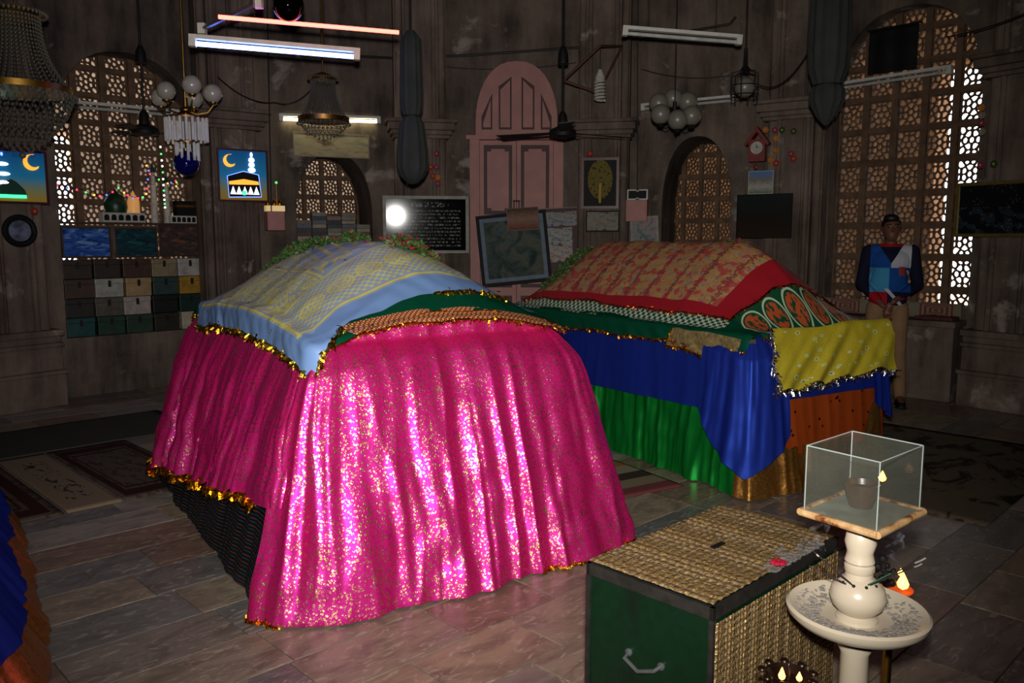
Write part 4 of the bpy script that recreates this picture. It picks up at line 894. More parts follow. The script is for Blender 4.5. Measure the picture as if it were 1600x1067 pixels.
def tube_lamp(name, p0, p1, body, glow, label, wires=((.2), (.8)), trough=True, r=.016, up=True):
    p0, p1 = Vector(p0), Vector(p1); c = (p0 + p1) / 2; e = tag(empty(name, c), label, 'tube light'); a, z = p0 - c, p1 - c; d = (z - a).normalized(); s_ = d.cross(Vector((0, 0, 1))).normalized(); n = s_.cross(d)
    o = Vector((0, 0, .045)); b = MB()
    def bar(q0, q1, w, h): b.add([q0 + s_ * x * w + n * y * h for x, y in ((-1, -1), (1, -1), (1, 1), (-1, 1))] + [q1 + s_ * x * w + n * y * h for x, y in ((-1, -1), (1, -1), (1, 1), (-1, 1))], [(0, 1, 2, 3), (7, 6, 5, 4), (0, 4, 5, 1), (1, 5, 6, 2), (2, 6, 7, 3), (3, 7, 4, 0)])
    if trough:
        bar(a + o, z + o, .028, .014); b.build('batten', body, e, False); b = MB(); bar(a - d * .03 + o * .4, a + d * .015 + o * .4, .03, .04); b.build('end_cap', M_white, e, False); b = MB(); bar(z - d * .015 + o * .4, z + d * .03 + o * .4, .03, .04); b.build('end_cap', M_white, e, False)
    b = MB(); b.cyl(a + d * .012, z - d * .012, r, n=12); b.build('tube', glow, e)
    if up:
        for t in wires: q = a.lerp(z, t) + o * (1 if trough else 0); b = MB(); b.cyl(q, q + Vector((0, 0, CEIL - e.location.z - q.z)), .003, n=6); b.build('wire', M_cable, e)
    return e
E_tb = emit('blue_white_tube', (.13, .2, 1), 22); E_tr = emit('red_tube', (1, .085, .06), 8); E_ty = emit('warm_white_tube', (1, .93, .55), 11)
tube_lamp('tube_light', at(303, 68, 5.9), at(556, 89, 6.1), M_white, E_tb, 'hanging tube light glowing blue-white at upper left')
tube_lamp('tube_light', at(338, 26, 5.4), at(626, 51, 5.7), M_iron, E_tr, 'hanging tube light glowing red at upper left', trough=False, r=.013)
tube_lamp('tube_light', onwall(22.5, 440, 186, .06), onwall(22.5, 590, 190, .06), M_white, E_ty, 'wall tube light glowing warm white above the poster', up=False)
M_tubeoff = plain('unlit_tube', hexc('b8b8b0'), .25)
tube_lamp('tube_light', at(978, 52, 7.2), at(1153, 66, 7.2), M_white, M_tubeoff, 'hanging unlit white tube fitting at upper centre right')
tube_lamp('tube_light', onwall(-22.5, 1006, 170, .06), onwall(-22.5, 1144, 157, .06), M_white, M_tubeoff, 'unlit wall tube above the empty arched niche', up=False)
tube_lamp('tube_light', onwall(-45, 1306, 139, .10), onwall(-45, 1482, 112, .10), M_white, M_tubeoff, 'unlit tube fitting slanting across the tall latticed window', up=False)
tube_lamp('tube_light', onwall(45, 106, 166, .10), onwall(45, 282, 181, .10), M_white, M_tubeoff, 'unlit tube fitting across the latticed window with tins', up=False)
# bracket that carries the coloured tubes
a, z = at(316, 45, 5.9), at(404, 4, 5.5); e = tag(empty('lamp_bracket', (a + z) / 2), 'slanting white metal bracket at the end of the coloured tubes', 'bracket'); c = (a + z) / 2
b = MB(); b.tube([a - c, z - c], .014, 6); b.build('bar', M_grayp, e); b = MB(); b.box(a - c, (.05, .05, .07)); b.build('clip', M_white, e, False); b = MB(); b.box(z - c, (.05, .05, .07)); b.build('clip', M_white, e, False); hang(e, 0, .005, M_cable, name='wire')
# mirror balls
def ball(x, y, rpx, Y, mat, label, cap=M_brass):
    p = at(x, y, Y); r = rpx * Y / FPX; e = tag(empty('glass_ball', p - Vector((0, 0, r))), label, 'glass ball'); b = MB(); b.sph((0, 0, r), r, 28, 18); b.build('globe', mat, e); b = MB(); b.cyl((0, 0, 2 * r - .004), (0, 0, 2 * r + .02), r * .22, n=12); b.build('cap', cap, e); return e, r
g = Gm('dark_mirror_glass', .05, .9); g.col(hexc('15161a')); e, r = ball(450, 8, 24, 5.5, g.mat, 'dark mirrored ball hanging above the red tube'); hang(e, 2 * r, .004, M_cable, name='wire')
# globe chandelier with crystal tiers and a blue ball
p = at(290, 172, 7.1); e = tag(empty('globe_chandelier', p), 'brass chandelier with frosted globes and crystal tiers before the left window', 'chandelier')
g = Gm('frosted_globe', .25, 0, .6); g.col(hexc('b8b0a0')); g.set('Transmission Weight', .35); M_glo = g.mat; k = 7.1 / FPX
b = MB(); b.cyl((0, 0, -.05), (0, 0, .10), .02); b.sph((0, 0, 0), (.05, .05, .03)); b.build('hub', M_brass, e); hang(e, .08, .009, M_brass)
for i, (dx, dy_, dz) in enumerate(((-32, .05, 30), (18, -.1, 34), (37, .08, 27), (2, .16, 22), (-46, .12, 22))):
    q = Vector((dx * k, dy_, dz * k)); b = MB(); f_ = q - Vector((0, 0, .10)); b.tube([(0, 0, 0), f_ * .4 + Vector((0, 0, -.05)), f_ * .8 + Vector((0, 0, -.05)), f_ * 1.0, q - Vector((0, 0, .07))], .007, 6); am = b.build('arm', M_brass, e)
    b = MB(); b.lathe([(.02, -.01), (.036, 0), (.036, .012), (.02, .015)], q - Vector((0, 0, .085)), 12); b.build('cup', M_brass, am); b = MB(); b.sph(q, .078, 18, 12); b.build('globe', M_glo, am)
for zz, rr, hh in ((-.06, .165, .20), (-.26, .09, .16)):
    b = MB(); b.lathe([(rr, zz), (rr + .006, zz), (rr + .006, zz - .014), (rr, zz - .014)], n=24); t_ = b.build('tier_ring', M_brass, e); n = int(rr * 130)
    for i in range(n): a = 2 * PI * i / n; b = MB(); b.cyl((rr * math.cos(a), rr * math.sin(a), zz - .01), (rr * math.cos(a), rr * math.sin(a), zz - hh), .012, n=6); b.build('crystal_rod', M_cryw, t_)
g = Gm('cobalt_glass', .06, .3, .9); g.col(hexc('0c0f5a')); e, r = ball(291, 255, 19, 7.1, g.mat, 'cobalt blue glass ball hanging under the globe chandelier'); b = MB(); b.cyl((0, 0, 2 * r), (0, 0, 2 * r + .42), .003, n=6); b.build('wire', M_cable, e)
# cluster of globes, unlit
p = at(1054, 180, 7.6); e = tag(empty('globe_cluster', p), 'unlit cluster of grey glass globes right of the pink door', 'chandelier'); g = Gm('dusty_globe', .35, 0, .5); g.col(hexc('6f6a60')); k = 7.7 / FPX
b = MB(); b.cyl((0, 0, -.1), (0, 0, .12), .018); b.build('hub', M_iron, e); hang(e, .1, .005, M_iron)
for dx, dy_, dz in ((-22, .08, 20), (1, .12, 28), (22, .08, 22), (-24, -.10, -1), (22, -.1, -3), (0, -.14, -10)):
    q = Vector((dx * k, dy_, dz * k)); b = MB(); b.tube([(0, 0, -.06), (q.x * .6, q.y * .6, q.z - .12), (q.x, q.y, q.z - .10)], .006, 6); am = b.build('arm', M_iron, e)
    b = MB(); b.lathe([(.02, -.02), (.035, 0), (.03, .01)], q - Vector((0, 0, .09)), 12); b.build('cup', M_iron, am); b = MB(); b.sph(q, .088, 18, 12); b.build('globe', g.mat, am)
# caged lantern
p = at(1163, 158, 7.4); e = tag(empty('caged_lantern', p), 'black caged globe lantern hanging left of the tall window', 'lantern'); b = MB(); b.sph((0, 0, .12), .088, 18, 12); b.build('globe', g.mat, e)
for i in range(6): t = 2 * PI * i / 6; b = MB(); b.tube([(.02 * math.cos(t), .02 * math.sin(t), .26), (.115 * math.cos(t), .115 * math.sin(t), .24), (.12 * math.cos(t), .12 * math.sin(t), .1), (.11 * math.cos(t), .11 * math.sin(t), 0)], .006, 6); b.build('cage_bar', M_iron, e)
for z_ in (.05, .13): b = MB(); b.tube([(.118 * math.cos(t), .118 * math.sin(t), z_) for t in [2 * PI * i / 20 for i in range(20)]], .005, 6, True); b.build('cage_ring', M_iron, e)
b = MB(); b.lathe([(.03, .25), (.05, .26), (.02, .3), (.015, .45)], n=14); b.build('cap', M_iron, e); hang(e, .4, .008)
# ceiling fans
def fan(x, y, Y, a0, label, span=.58):
    p = at(x, y, Y); e = tag(empty('ceiling_fan', p), label, 'ceiling fan'); b = MB(); b.lathe([(.03, -.05), (.12, -.03), (.13, 0), (.12, .03), (.05, .06), (.04, .16), (.015, .2)], n=24); b.build('motor', M_iron, e); hang(e, .15, .012)
    b = MB(); b.lathe([(.05, .62), (.045, .72), (.02, .78)], n=16); b.build('canopy', M_iron, e)
    for i in range(3):
        t = a0 + i * 2 * PI / 3; d = Vector((math.cos(t), math.sin(t), 0)); s_ = Vector((-d.y, d.x, .12)); b = MB(); q0, q1 = d * .11, d * span; b.add([q0 - s_ * .03, q0 + s_ * .03, q1 + s_ * .07, q1 - s_ * .07] + [v_ + Vector((0, 0, .008)) for v_ in (q0 - s_ * .03, q0 + s_ * .03, q1 + s_ * .07, q1 - s_ * .07)], [(0, 3, 2, 1), (4, 5, 6, 7), (0, 1, 5, 4), (1, 2, 6, 5), (2, 3, 7, 6), (3, 0, 4, 7)]); b.build('blade', M_iron, e, False)
fan(879, 208, 7.8, .52, 'black ceiling fan hanging before the pink door', .68)
fan(226, 205, 7.9, .5, 'black ceiling fan hanging before the left latticed window', .42)
# chandeliers wrapped in cloth
M_bag = plain('grey_green_bag', hexc('2c302c'), .9, 0, .25, 6, .3)
def wrapped(x, Y, prof, label):
    pr = [(r * Y / FPX, at(x, y, Y).z) for r, y in prof]; z0 = pr[-1][1]; p = at(x, prof[-1][1], Y); e = tag(empty('wrapped_lamp', p), label, 'covered lamp'); pr = [(r, z - z0) for r, z in pr][::-1]
    k = min(range(2, len(pr) - 2), key=lambda i: pr[i][0]); b = MB(); b.lathe(pr[:k + 1], n=48, rib=.05, ribn=12); b.build('lower_bag', M_bag, e); b = MB(); b.lathe(pr[k:], n=48, rib=.05, ribn=12); b.build('upper_bag', M_bag, e)
    b = MB(); b.tube([(pr[k][0] * 1.03 * math.cos(t), pr[k][0] * 1.03 * math.sin(t), pr[k][1]) for t in [2 * PI * i / 20 for i in range(20)]], .008, 6, True); b.build('tie', M_cable, e); hang(e, pr[-1][1] - .03, .008, M_iron)
wrapped(645, 7.0, [(6, 48), (15, 62), (16, 110), (17, 150), (16, 170), (12, 182), (18, 194), (23, 235), (24, 262), (18, 276), (8, 286), (2, 288)], 'grey cloth-wrapped hanging lamp left of the pink door')
wrapped(1290, 6.6, [(14, -90), (28, -60), (29, 0), (30, 80), (28, 110), (20, 134), (25, 142), (25, 160), (14, 182), (3, 196)], 'grey cloth-wrapped hanging lamp left of the tall latticed window')
# black banner in the tall window
c, w, h = wbox(-45, (1357, 42, 1433, 112), -.05); e = tag(empty('black_banner', c, math.radians(-45)), 'black cloth banner hanging inside the tall latticed window', 'banner')
b = MB(); b.grid(lambda u, v: (w * (u - .5), 0.004 * math.sin(u * 14) + .004 * math.sin(v * 9), h * (v - .5)), 40, 12); b.build('cloth', M_black, e, solid=.004); b = MB(); b.cyl((-w * .55, 0, h / 2), (w * .55, 0, h / 2), .01); b.build('rod', M_iron, e)
# spiral bulb on its bracket
p = at(937, 160, 8.75); e = tag(empty('spiral_bulb', p), 'white spiral bulb hanging from a wooden bracket right of the door', 'bulb'); b = MB(); b.tube([(.05 * math.cos(t), .05 * math.sin(t), .02 + t * .0052) for t in [i * .3 for i in range(126)]], .013, 6); b.build('spiral', M_wht, e)
b = MB(); b.lathe([(.05, .21), (.052, .25), (.03, .30), (.018, .33)], n=16); b.build('socket', M_wht, e); b = MB(); b.cyl((0, 0, .32), (0, 0, at(937, 72, 8.75).z - p.z), .004, n=6); b.build('wire', M_cable, e)
q = [at(880, 126, 8.95), at(937, 72, 8.75), at(972, 72, 9.35), at(935, 145, 9.0)]; M_orw = plain('rusty_bracket', hexc('5a3426'), .7); e = tag(empty('wall_bracket', q[0]), 'rusty triangular wall bracket carrying the spiral bulb', 'bracket')
for i, j in ((0, 1), (1, 2), (0, 3), (3, 2)): b = MB(); b.tube([q[i] - q[0], q[j] - q[0]], .014, 6); b.build('bar', M_orw, e)
# conduits and cables
def cable(pts, sag, label, r=.006, cat='cable', mat=None, name='cable'):
    b = MB(); path = []
    for i in range(len(pts) - 1):
        for k in range(10): t = k / 10; q = pts[i].lerp(pts[i + 1], t); q.z -= sag * 4 * t * (1 - t); path.append(q)
    path.append(pts[-1]); o = Vector(pts[0]); b.tube([p_ - o for p_ in path], r, 6); tag(b.build(name, mat or M_cable, None, loc=o), label, cat)
cable([onwall(22.5, 560, 88, .04), onwall(22.5, 640, 92, .04)], .0, 'dark conduit pipe on the wall above the poster', .014, 'pipe', M_iron, 'conduit_pipe')
cable([onwall(0, 690, 88, .05), onwall(0, 740, 86, .05), onwall(0, 905, 74, .05)], .0, 'dark conduit pipe on the wall above the door arch', .014, 'pipe', M_iron, 'conduit_pipe')
cable([onwall(-22.5, 1000, 62, .04), onwall(-22.5, 1140, 38, .04), onwall(-22.5, 1150, 26, .04)], .0, 'dark conduit pipe on the wall above the empty niche', .014, 'pipe', M_iron, 'conduit_pipe')
cable([onwall(0, 690, 104, .04), onwall(0, 900, 98, .04)], .05, 'thin black cable sagging over the door arch')
cable([onwall(-22.5, 1002, 108, .05), onwall(-22.5, 1140, 118, .05)], .06, 'thin black cable sagging above the empty arched niche')
cable([at(1185, 132, 8.2), at(1266, 76, 7.6)], .14, 'black cable looping between the caged lantern and wrapped lamp')
cable([at(1480, 58, 7.4), at(1610, 18, 6.6)], .02, 'black cable running off the upper right edge')
cable([at(340, 120, 8.4), at(430, 160, 9.0), at(490, 135, 9.1)], .08, 'black cable sagging beside the small crystal chandelier')
cable([at(996, 296, 9.3), Vector((at(993, 60, 9.3).x, at(993, 60, 9.3).y, CEIL))], 0, 'long straight black cable hanging above the bow-shaped plate', .006)
cable([at(424, 330, 8.9), Vector((at(422, 60, 8.9).x, at(422, 60, 8.9).y, CEIL))], 0, 'long straight black cable hanging beside the lit cube picture', .007)
# ---------------------------------------------------------------- rugs
def rug(name, o, ang, w, h, mat, label, z=.0, t=.008, nu=1):
    d = Vector((math.cos(ang), math.sin(ang), 0)); n = Vector((-d.y, d.x, 0)); o = Vector((o[0], o[1], 0)); b = MB()
    b.grid(lambda u, v: (w * u, h * v, t + .002 * nz3(u * w * 3, v * h * 3, 1)), 24, 24, lambda u, v: (u, v))
    e = b.build(name, mat, None, True, (o.x, o.y, z + .001), ang, solid=t); return tag(e, label, 'rug')
def rugmat(name, field, border, motif, nb=3):
    g = Gm(name, .95, 0, .1); u, v = g.uv(); n = g.noise(g.coord('UV'), 30, 4); m = (u.min(1 - u) * 1.0).min(v.min(1 - v)); bor = m.band(.05, .13).max(m.band(.16, .18)); bl = (g.noise(g.coord('UV'), 12, 3, .6, 1) > .54)
    g.col(g.mix(bor, g.mix(bl * .8, field, motif), g.mix(n, border, tuple(x * .6 for x in border)))); g.bump(n, .5, .006); return g.mat
gl = ground(0, 825); M_rugA = rugmat('red_beige_rug', hexc('5a4c42'), hexc('40241f'), hexc('3c302a')); a45 = math.radians(45); r1, r2 = Vector((math.cos(a45), math.sin(a45), 0)), Vector((-math.sin(a45), math.cos(a45), 0))
o0 = gl - r1 * .95
rug('prayer_rug', o0 + r1 * .35, a45, .92, 1.55, M_rugA, 'faded red and beige patterned rug at the left frame edge')
o1 = o0 + r1 * 1.29
g = Gm('beige_runner', .95, 0, .1); u, v = g.uv(); n = g.noise(g.coord('UV', (2, 4, 1)), 4, 4, .6, 1); g.col(g.mix((n > .56) * u.band(.25, .75) * v.band(.15, .85), hexc('86745e'), hexc('2e2c26'))); M_run = g.mat
rug('beige_runner', o1, a45, .30, 1.55, M_run, 'narrow beige runner with dark leaf motif between two rugs')
rug('prayer_rug', o1 + r1 * .32, a45, .55, 1.55, M_rugA, 'faded red and beige patterned rug reaching behind the pink tomb')
g = Gm('dark_mat', .95, 0, .1); n = g.noise(g.coord('UV'), 20, 4); u, v = g.uv(); g.col(g.mix(((u * 5).fr() < .3), g.mix(n, hexc('3c3e38'), hexc('504c44')), g.mix(n, hexc('4c4438'), hexc('38443e')))); M_dm = g.mat
rug('floor_mat', o0 + r2 * 1.57 + r1 * .2, a45, 2.6, .95, M_dm, 'dark worn floor mat below the wall of tins')
g = Gm('striped_rug', .9, 0, .1); u, v = g.uv(); s_ = (v * 9); sx = g.ramp((v * 1.0), [(0, hexc('7a3a3c')), (.12, hexc('8a7a60')), (.25, hexc('3a2c28')), (.36, hexc('9a8a70')), (.5, hexc('a06a2c')), (.62, hexc('8a6a68')), (.74, hexc('2c2420')), (.86, hexc('8a7668'))], True); n = g.noise(g.coord('UV', (4, 40, 1)), 4, 3); g.col(g.mix(n * .4, sx, hexc('4a4038')))
gs = ground(1010, 792); gs = ground(958, 782); rug('striped_rug', (gs.x, gs.y, 0), math.radians(31), .56, 1.1, g.mat, 'striped pink and beige rag rug between the two tombs')
g = Gm('dark_floral_mat', .75, 0, .2); u, v = g.uv(); n = g.noise(g.coord('UV', (6, 8, 1)), 1.0, 5, .65, 1.2); g.col(g.mix(((n - .5) * 16).clamp(), hexc('5f5346'), hexc('2a201a'))); 
gr = ground(1436, 690); rug('floral_mat', (ground(1420, 800).x + .30, ground(1420, 800).y - .25, 0), math.radians(-45 + 90), 2.2, 2.0, g.mat, 'large dark floral floor mat at right behind the lamp stand')
# ---------------------------------------------------------------- leaves and petals on the tombs
M_leaf = plain('basil_leaf', hexc('3c5a24'), .55, 0, .5, 30); M_petal = plain('rose_petal', hexc('a01230'), .5, 0, .4, 30)
def leafpile(T, a0, b0, la, lb, n, h, label, seed, pet=0):
    R = random.Random(seed); b = MB(); q = MB(); c = T.map(a0, b0, 0)
    for i in range(n + pet):
        t = R.uniform(0, 2 * PI); r = R.random() ** .6; a, bb = a0 + la * r * math.cos(t), b0 + lb * r * math.sin(t); p = T.map(a, bb, .040) + Vector((0, 0, h * (1 - r * r) * R.random())) - c
        d = Vector((R.gauss(0, 1), R.gauss(0, 1), R.gauss(.3, .5))).normalized(); s_ = d.orthogonal().normalized(); s_.rotate(Matrix.Rotation(R.uniform(0, 6.3), 3, d)); L = R.uniform(.018, .034); m_ = b
        if i >= n: m_ = q; L *= .7; p.z += .012
        up = d.cross(s_) * L * .15; m_.add([p, p + d * L * .5 + s_ * L * .36 + up, p + d * L, p + d * L * .5 - s_ * L * .36 + up], [(0, 1, 2), (0, 2, 3)])
    e = tag(empty('leaf_heap', c), label, 'leaf heap'); tag(b.build('leaves', M_leaf, e, False), None, kind='stuff')
    if pet: tag(q.build('petals', M_petal, e, False), None, kind='stuff')
leafpile(T1, T1.W * .38, T1.L * .80, .20, .52, 1500, .07, 'long heap of green leaves on the back of the pink tomb', 1, 60)
leafpile(T1, T1.W * .50, T1.L * .52, .10, .14, 420, .05, 'small green leaf heap on the crest of the pink tomb', 2, 20)
leafpile(T1, T1.W * .62, .70, .15, .17, 800, .06, 'green leaf heap with red petals on the right slope of the pink tomb', 3, 260)
leafpile(T2, T2.W * .30, T2.L * .86, .22, .24, 800, .08, 'green leaf heap on the far end of the patchwork cloth', 4, 20)
leafpile(T2, T2.W * .60, .80, .12, .16, 300, .04, 'leaf and pink petal heap on the right of the patchwork cloth', 5, 160)
R = random.Random(5); b = MB(); c0 = T1.map(T1.W / 2, T1.L / 2, 0)
for i in range(70):
    p = T1.map(R.uniform(.2, T1.W), R.uniform(.5, T1.L - .3), .056) - c0; d = Vector((R.gauss(0, 1), R.gauss(0, 1), .2)).normalized() * .017; s_ = Vector((-d.y, d.x, 0)) * .7; b.add([p - d, p + s_, p + d, p - s_], [(0, 1, 2, 3)])
o = b.build('scattered_petals', M_petal, None, False, loc=c0); tag(o, 'red rose petals scattered over the light blue embroidered cloth', 'petals', kind='stuff')
# ---------------------------------------------------------------- green chest under gold net
bx = lambda x, y, h=.62: ground(x, y, h)
HB = .62; c_l, c_f, c_b = bx(921, 876), bx(1114, 946), bx(1131, 791); ex = (c_f - c_l).normalized(); ey = (c_b - c_l); wX = (c_f - c_l).length; wY = ey.length
ang = math.atan2(ex.y, ex.x); ch = tag(empty('donation_chest', (c_l.x, c_l.y, 0), ang), 'green metal donation chest with gold net top in the foreground', 'chest')
g = Gm('green_enamel', .42, .1, .5); n = g.noise(g.coord(), 4, 5, .6); n2 = g.noise(g.coord(), 30, 4); g.col(g.mix(((n - .52) * 6).clamp(), g.mix(n2, hexc('041a0b'), hexc('072a14')), hexc('0a120c'))); g.bump(n, .15, .01)
b = MB(); b.box((wX / 2, wY / 2, HB / 2 - .01), (wX, wY, HB - .02)); b.build('body', g.mat, ch, False, bevel=.006)
M_rim = plain('grimy_steel', hexc('3a3632'), .5, .6, .4, 25); b = MB()
for q0, q1 in (((0, 0), (wX, 0)), ((wX, 0), (wX, wY)), ((wX, wY), (0, wY)), ((0, wY), (0, 0))):
    b.box(((q0[0] + q1[0]) / 2, (q0[1] + q1[1]) / 2, HB - .022), (abs(q1[0] - q0[0]) + .012, abs(q1[1] - q0[1]) + .012, .034))
for x, y in ((0, 0), (wX, 0), (wX, wY), (0, wY)): b.box((x, y, HB / 2 - .02), (.014, .014, HB - .04))
b.build('rim', M_rim, ch, False)
def goldnet(name, dens_u, dens_v):
    g = Gm(name, .35, .55, .5); u, v = g.uv(); n = g.noise(g.coord('UV'), 40, 4, .7); ln = ((u * dens_u).fr() - .5).abs(); lv = ((v * dens_v).fr() - .5).abs(); th = (ln < .2).max(lv < .24); sp_ = g.voro(g.coord('UV', (dens_u * 2.6, dens_v * 2.6, 1)), 1.0)
    g.col(g.mix(th, hexc('8a765c'), g.mix((sp_ < .32), hexc('ab8a58'), hexc('e8bc66')))); g.set('Metallic', th * .6 + .1); g.set('Roughness', n * .4 + .18); g.bump((ln * -1 - lv) * 1.2 + n + (sp_ * -.9), .8, .006); return g.mat
b = MB(); b.grid(lambda u, v: (wX * u, wY * v, HB + .002 + .004 * abs(math.sin(v * 62)) + .0025 * nz3(u * 30, v * 40, 1)), 60, 120, lambda u, v: (u, v)); b.build('gold_net_top', goldnet('gold_net', 16, 24), ch)
b = MB(); b.grid(lambda u, v: (wX + .010 + .003 * abs(math.sin(u * 110)), wY * u, (HB - .045) * v), 160, 40, lambda u, v: (u, v)); b.build('gold_net_side', goldnet('gold_net_side', 46, 30), ch)
b = MB(); b.box((wX * .5, wY * .5, HB + .008), (.016, .062, .004)); b.build('coin_slot', M_black, ch, False)
b = MB(); hx, hz = wX * .5, HB * .62; b.tube([(hx - .055, -.004, hz + .012), (hx - .05, -.03, hz + .006), (hx, -.036, hz - .012), (hx + .05, -.03, hz + .006), (hx + .055, -.004, hz + .012)], .006, 8); hd = b.build('handle', M_grayp, ch)
for s_ in (-1, 1): b = MB(); b.lathe([(.011, 0), (.011, .006), (.004, .009)], n=10); b.build('handle_mount', M_grayp, hd, rx=PI / 2, loc=(hx + s_ * .055, -.001, hz + .012))
# ash spilled on the chest edge
R = random.Random(9); b = MB()
for i in range(260): x, y = wX + .012 - abs(R.gauss(0, .03)), wY * R.uniform(.42, .85); r = R.uniform(.002, .007); b.sph((x, y, HB + r * .5 + .002), (r, r, r * .8), 6, 4)
p = Vector((c_l.x, c_l.y, 0)); tag(b.build('incense_ash', plain('grey_ash', hexc('5f5a56'), .95, 0, .5, 50, .5), None, True, p, ang), 'grey incense ash and curls spilled on the chest edge', 'ash', kind='stuff')
b = MB()
for i in range(6): t = i * 1.05; b.sph((.012 * math.cos(t), .012 * math.sin(t), .008), (.013, .009, .007), 8, 5)
pw = ground(1216, 886, HB); e = tag(b.build('rose_petal', M_petal, None, loc=(pw.x, pw.y, HB + .006)), 'single crushed red rose on the gold net chest top', 'petal')
# ---------------------------------------------------------------- marble lamp stand
D0 = 1.97; ps = Vector(((1340 - 800) / FPX * (D0 * cp + .9 * sp), D0, 0)); g = Gm('cream_marble', .3, 0, .5); n = g.noise(g.coord(), 5, 5, .6); g.col(g.mix(n * .6, hexc('cabea8'), hexc('b09c80'))); M_mar = g.mat
st = tag(empty('marble_lamp_stand', ps), 'cream marble lamp stand with wide bowl and glass-sided lamp top', 'lamp stand')
def zat(y): r = ray(1340, y); return CAM.z + r.z * (D0 / r.y)
zb, zball, zp = zat(966), zat(925), zat(806)
b = MB(); b.lathe([(.13, 0), (.13, .03), (.09, .05), (.05, .08), (.042, .14), (.036, .3), (.034, zb - .09), (.044, zb - .07), (.044, zb - .05)], n=32); b.build('column', M_mar, st)
b = MB(); b.lathe([(.04, -.05), (.10, -.042), (.15, -.018), (.168, .0), (.171, .014), (.164, .02), (.150, .014), (.11, -.006), (.06, -.014), (.0, -.014)], (0, 0, zb + .012), 48); b.build('bowl', M_mar, st)
b = MB(); z_ = zb; kz_ = (zp - .012 - zb) / .312; b.lathe([(r, zb + (z - zb) * kz_) if z < zp - .0125 or z > zp - .0115 else (r, z) for r, z in [(.05, z_ - .005), (.05, z_ + .008), (.036, z_ + .018), (.045, z_ + .026), (.060, z_ + .045), (.068, z_ + .075), (.062, z_ + .105), (.046, z_ + .125), (.034, z_ + .135), (.032, z_ + .15), (.036, z_ + .158), (.036, z_ + .172), (.030, z_ + .178), (.036, z_ + .186), (.033, z_ + .20), (.031, z_ + .215), (.038, z_ + .245), (.034, z_ + .275), (.026, z_ + .29), (.032, z_ + .30), (.032, zp - .012)]], n=36); b.build('baluster', M_mar, st)
b = MB()
for i in range(10): t = 2 * PI * i / 10 + .3; b.sph((.0465 * math.cos(t), .0465 * math.sin(t), z_ + .123 * kz_), .0045, 8, 5)
b.build('incense_holes', M_black, st); b = MB(); R = random.Random(3)
for i in range(420): t = R.uniform(0, 6.3); r = R.uniform(.085, .148); b.sph((r * math.cos(t), r * math.sin(t), zb + .012 - .012 + (r - .06) * .28), (R.uniform(.002, .008), R.uniform(.002, .008), .002), 6, 4)
tag(b.build('ash_crust', plain('pale_ash', hexc('8c847c'), .95, 0, .3, 60, .5), st), None, kind='stuff')
tl, tn, tr_ = ground(1250, 797, zp) - ps, ground(1371, 834, zp) - ps, ground(1443, 797, zp) - ps; cc = (tl + tr_) / 2; tb_ = cc * 2 - tn; Q = [Vector((q.x, q.y, 0)) for q in (tl, tn, tr_, tb_)]; cc.z = 0
g = Gm('burnt_marble_edge', .4, 0, .4); n = g.noise(g.coord(), 14, 5, .65); g.col(g.ramp(n, [(.36, hexc('c9a678')), (.5, hexc('b0885a')), (.6, hexc('6a3a18')), (.7, hexc('2c1608'))])); 
b = MB(); b.add([q + Vector((0, 0, zp - .012)) for q in Q] + [q + Vector((0, 0, zp)) for q in Q], [(0, 3, 2, 1), (4, 5, 6, 7), (0, 1, 5, 4), (1, 2, 6, 5), (2, 3, 7, 6), (3, 0, 4, 7)]); b.build('top_plate', plain('sooty_plate', hexc('7f8274'), .35, 0, .35, 14), st, False)
for i in range(4): b = MB(); b.tube([Q[i] + Vector((0, 0, zp - .004)), Q[(i + 1) % 4] + Vector((0, 0, zp - .004))], .0095, 10); b.build('plate_edge', g.mat, st)
M_gl = glass('sooty_glass', (.14, .15, .12), .04, .12); hg = .168; I = [cc + (q - cc) * .93 for q in Q]
for i in range(4):
    p0, p1 = I[i], I[(i + 1) % 4]; nrm = Vector((p1.y - p0.y, p0.x - p1.x, 0)).normalized() * .0035; b = MB(); b.add([p0 + Vector((0, 0, zp)), p1 + Vector((0, 0, zp)), p1 + Vector((0, 0, zp + hg)), p0 + Vector((0, 0, zp + hg))] + [v_ + nrm for v_ in (p0 + Vector((0, 0, zp)), p1 + Vector((0, 0, zp)), p1 + Vector((0, 0, zp + hg)), p0 + Vector((0, 0, zp + hg)))], [(0, 1, 2, 3), (7, 6, 5, 4), (0, 4, 5, 1), (2, 6, 7, 3), (1, 5, 6, 2), (3, 7, 4, 0)]); b.build('glass_pane', M_gl, st, False)
    b = MB(); b.tube([p0 + Vector((0, 0, zp)), p0 + Vector((0, 0, zp + hg))], .0016, 6); b.tube([p0 + Vector((0, 0, zp + hg)), p1 + Vector((0, 0, zp + hg))], .0016, 6); b.build('glass_edge', glass('glass_edge', (.5, .58, .55), .1, .5), st)
M_clay = plain('sooty_clay', hexc('3a2416'), .35, 0, .5, 22, .3); cup = ground(1345, 792, zp); e = tag(empty('oil_cup', (cup.x, cup.y, zp + .001)), 'brown clay oil cup with lit wick inside the glass lamp top', 'oil cup')
e.scale = (1.25, 1.25, 1.1); b = MB(); b.lathe([(.018, 0), (.023, .002), (.030, .03), (.035, .052), (.036, .058), (.032, .058), (.028, .045), (.0, .043)], n=28); b.build('cup', M_clay, e)
b = MB(); b.lathe([(0, .044), (.029, .0442)], n=20); b.build('oil', plain('dark_oil', hexc('0c0806'), .05), e); b = MB(); b.tube([(.005, 0, .045), (.03, -.005, .058), (.037, -.006, .062)], .003, 6); b.build('wick', M_black, e)
E_fl = emit('flame', (1, .42, .09), 5)
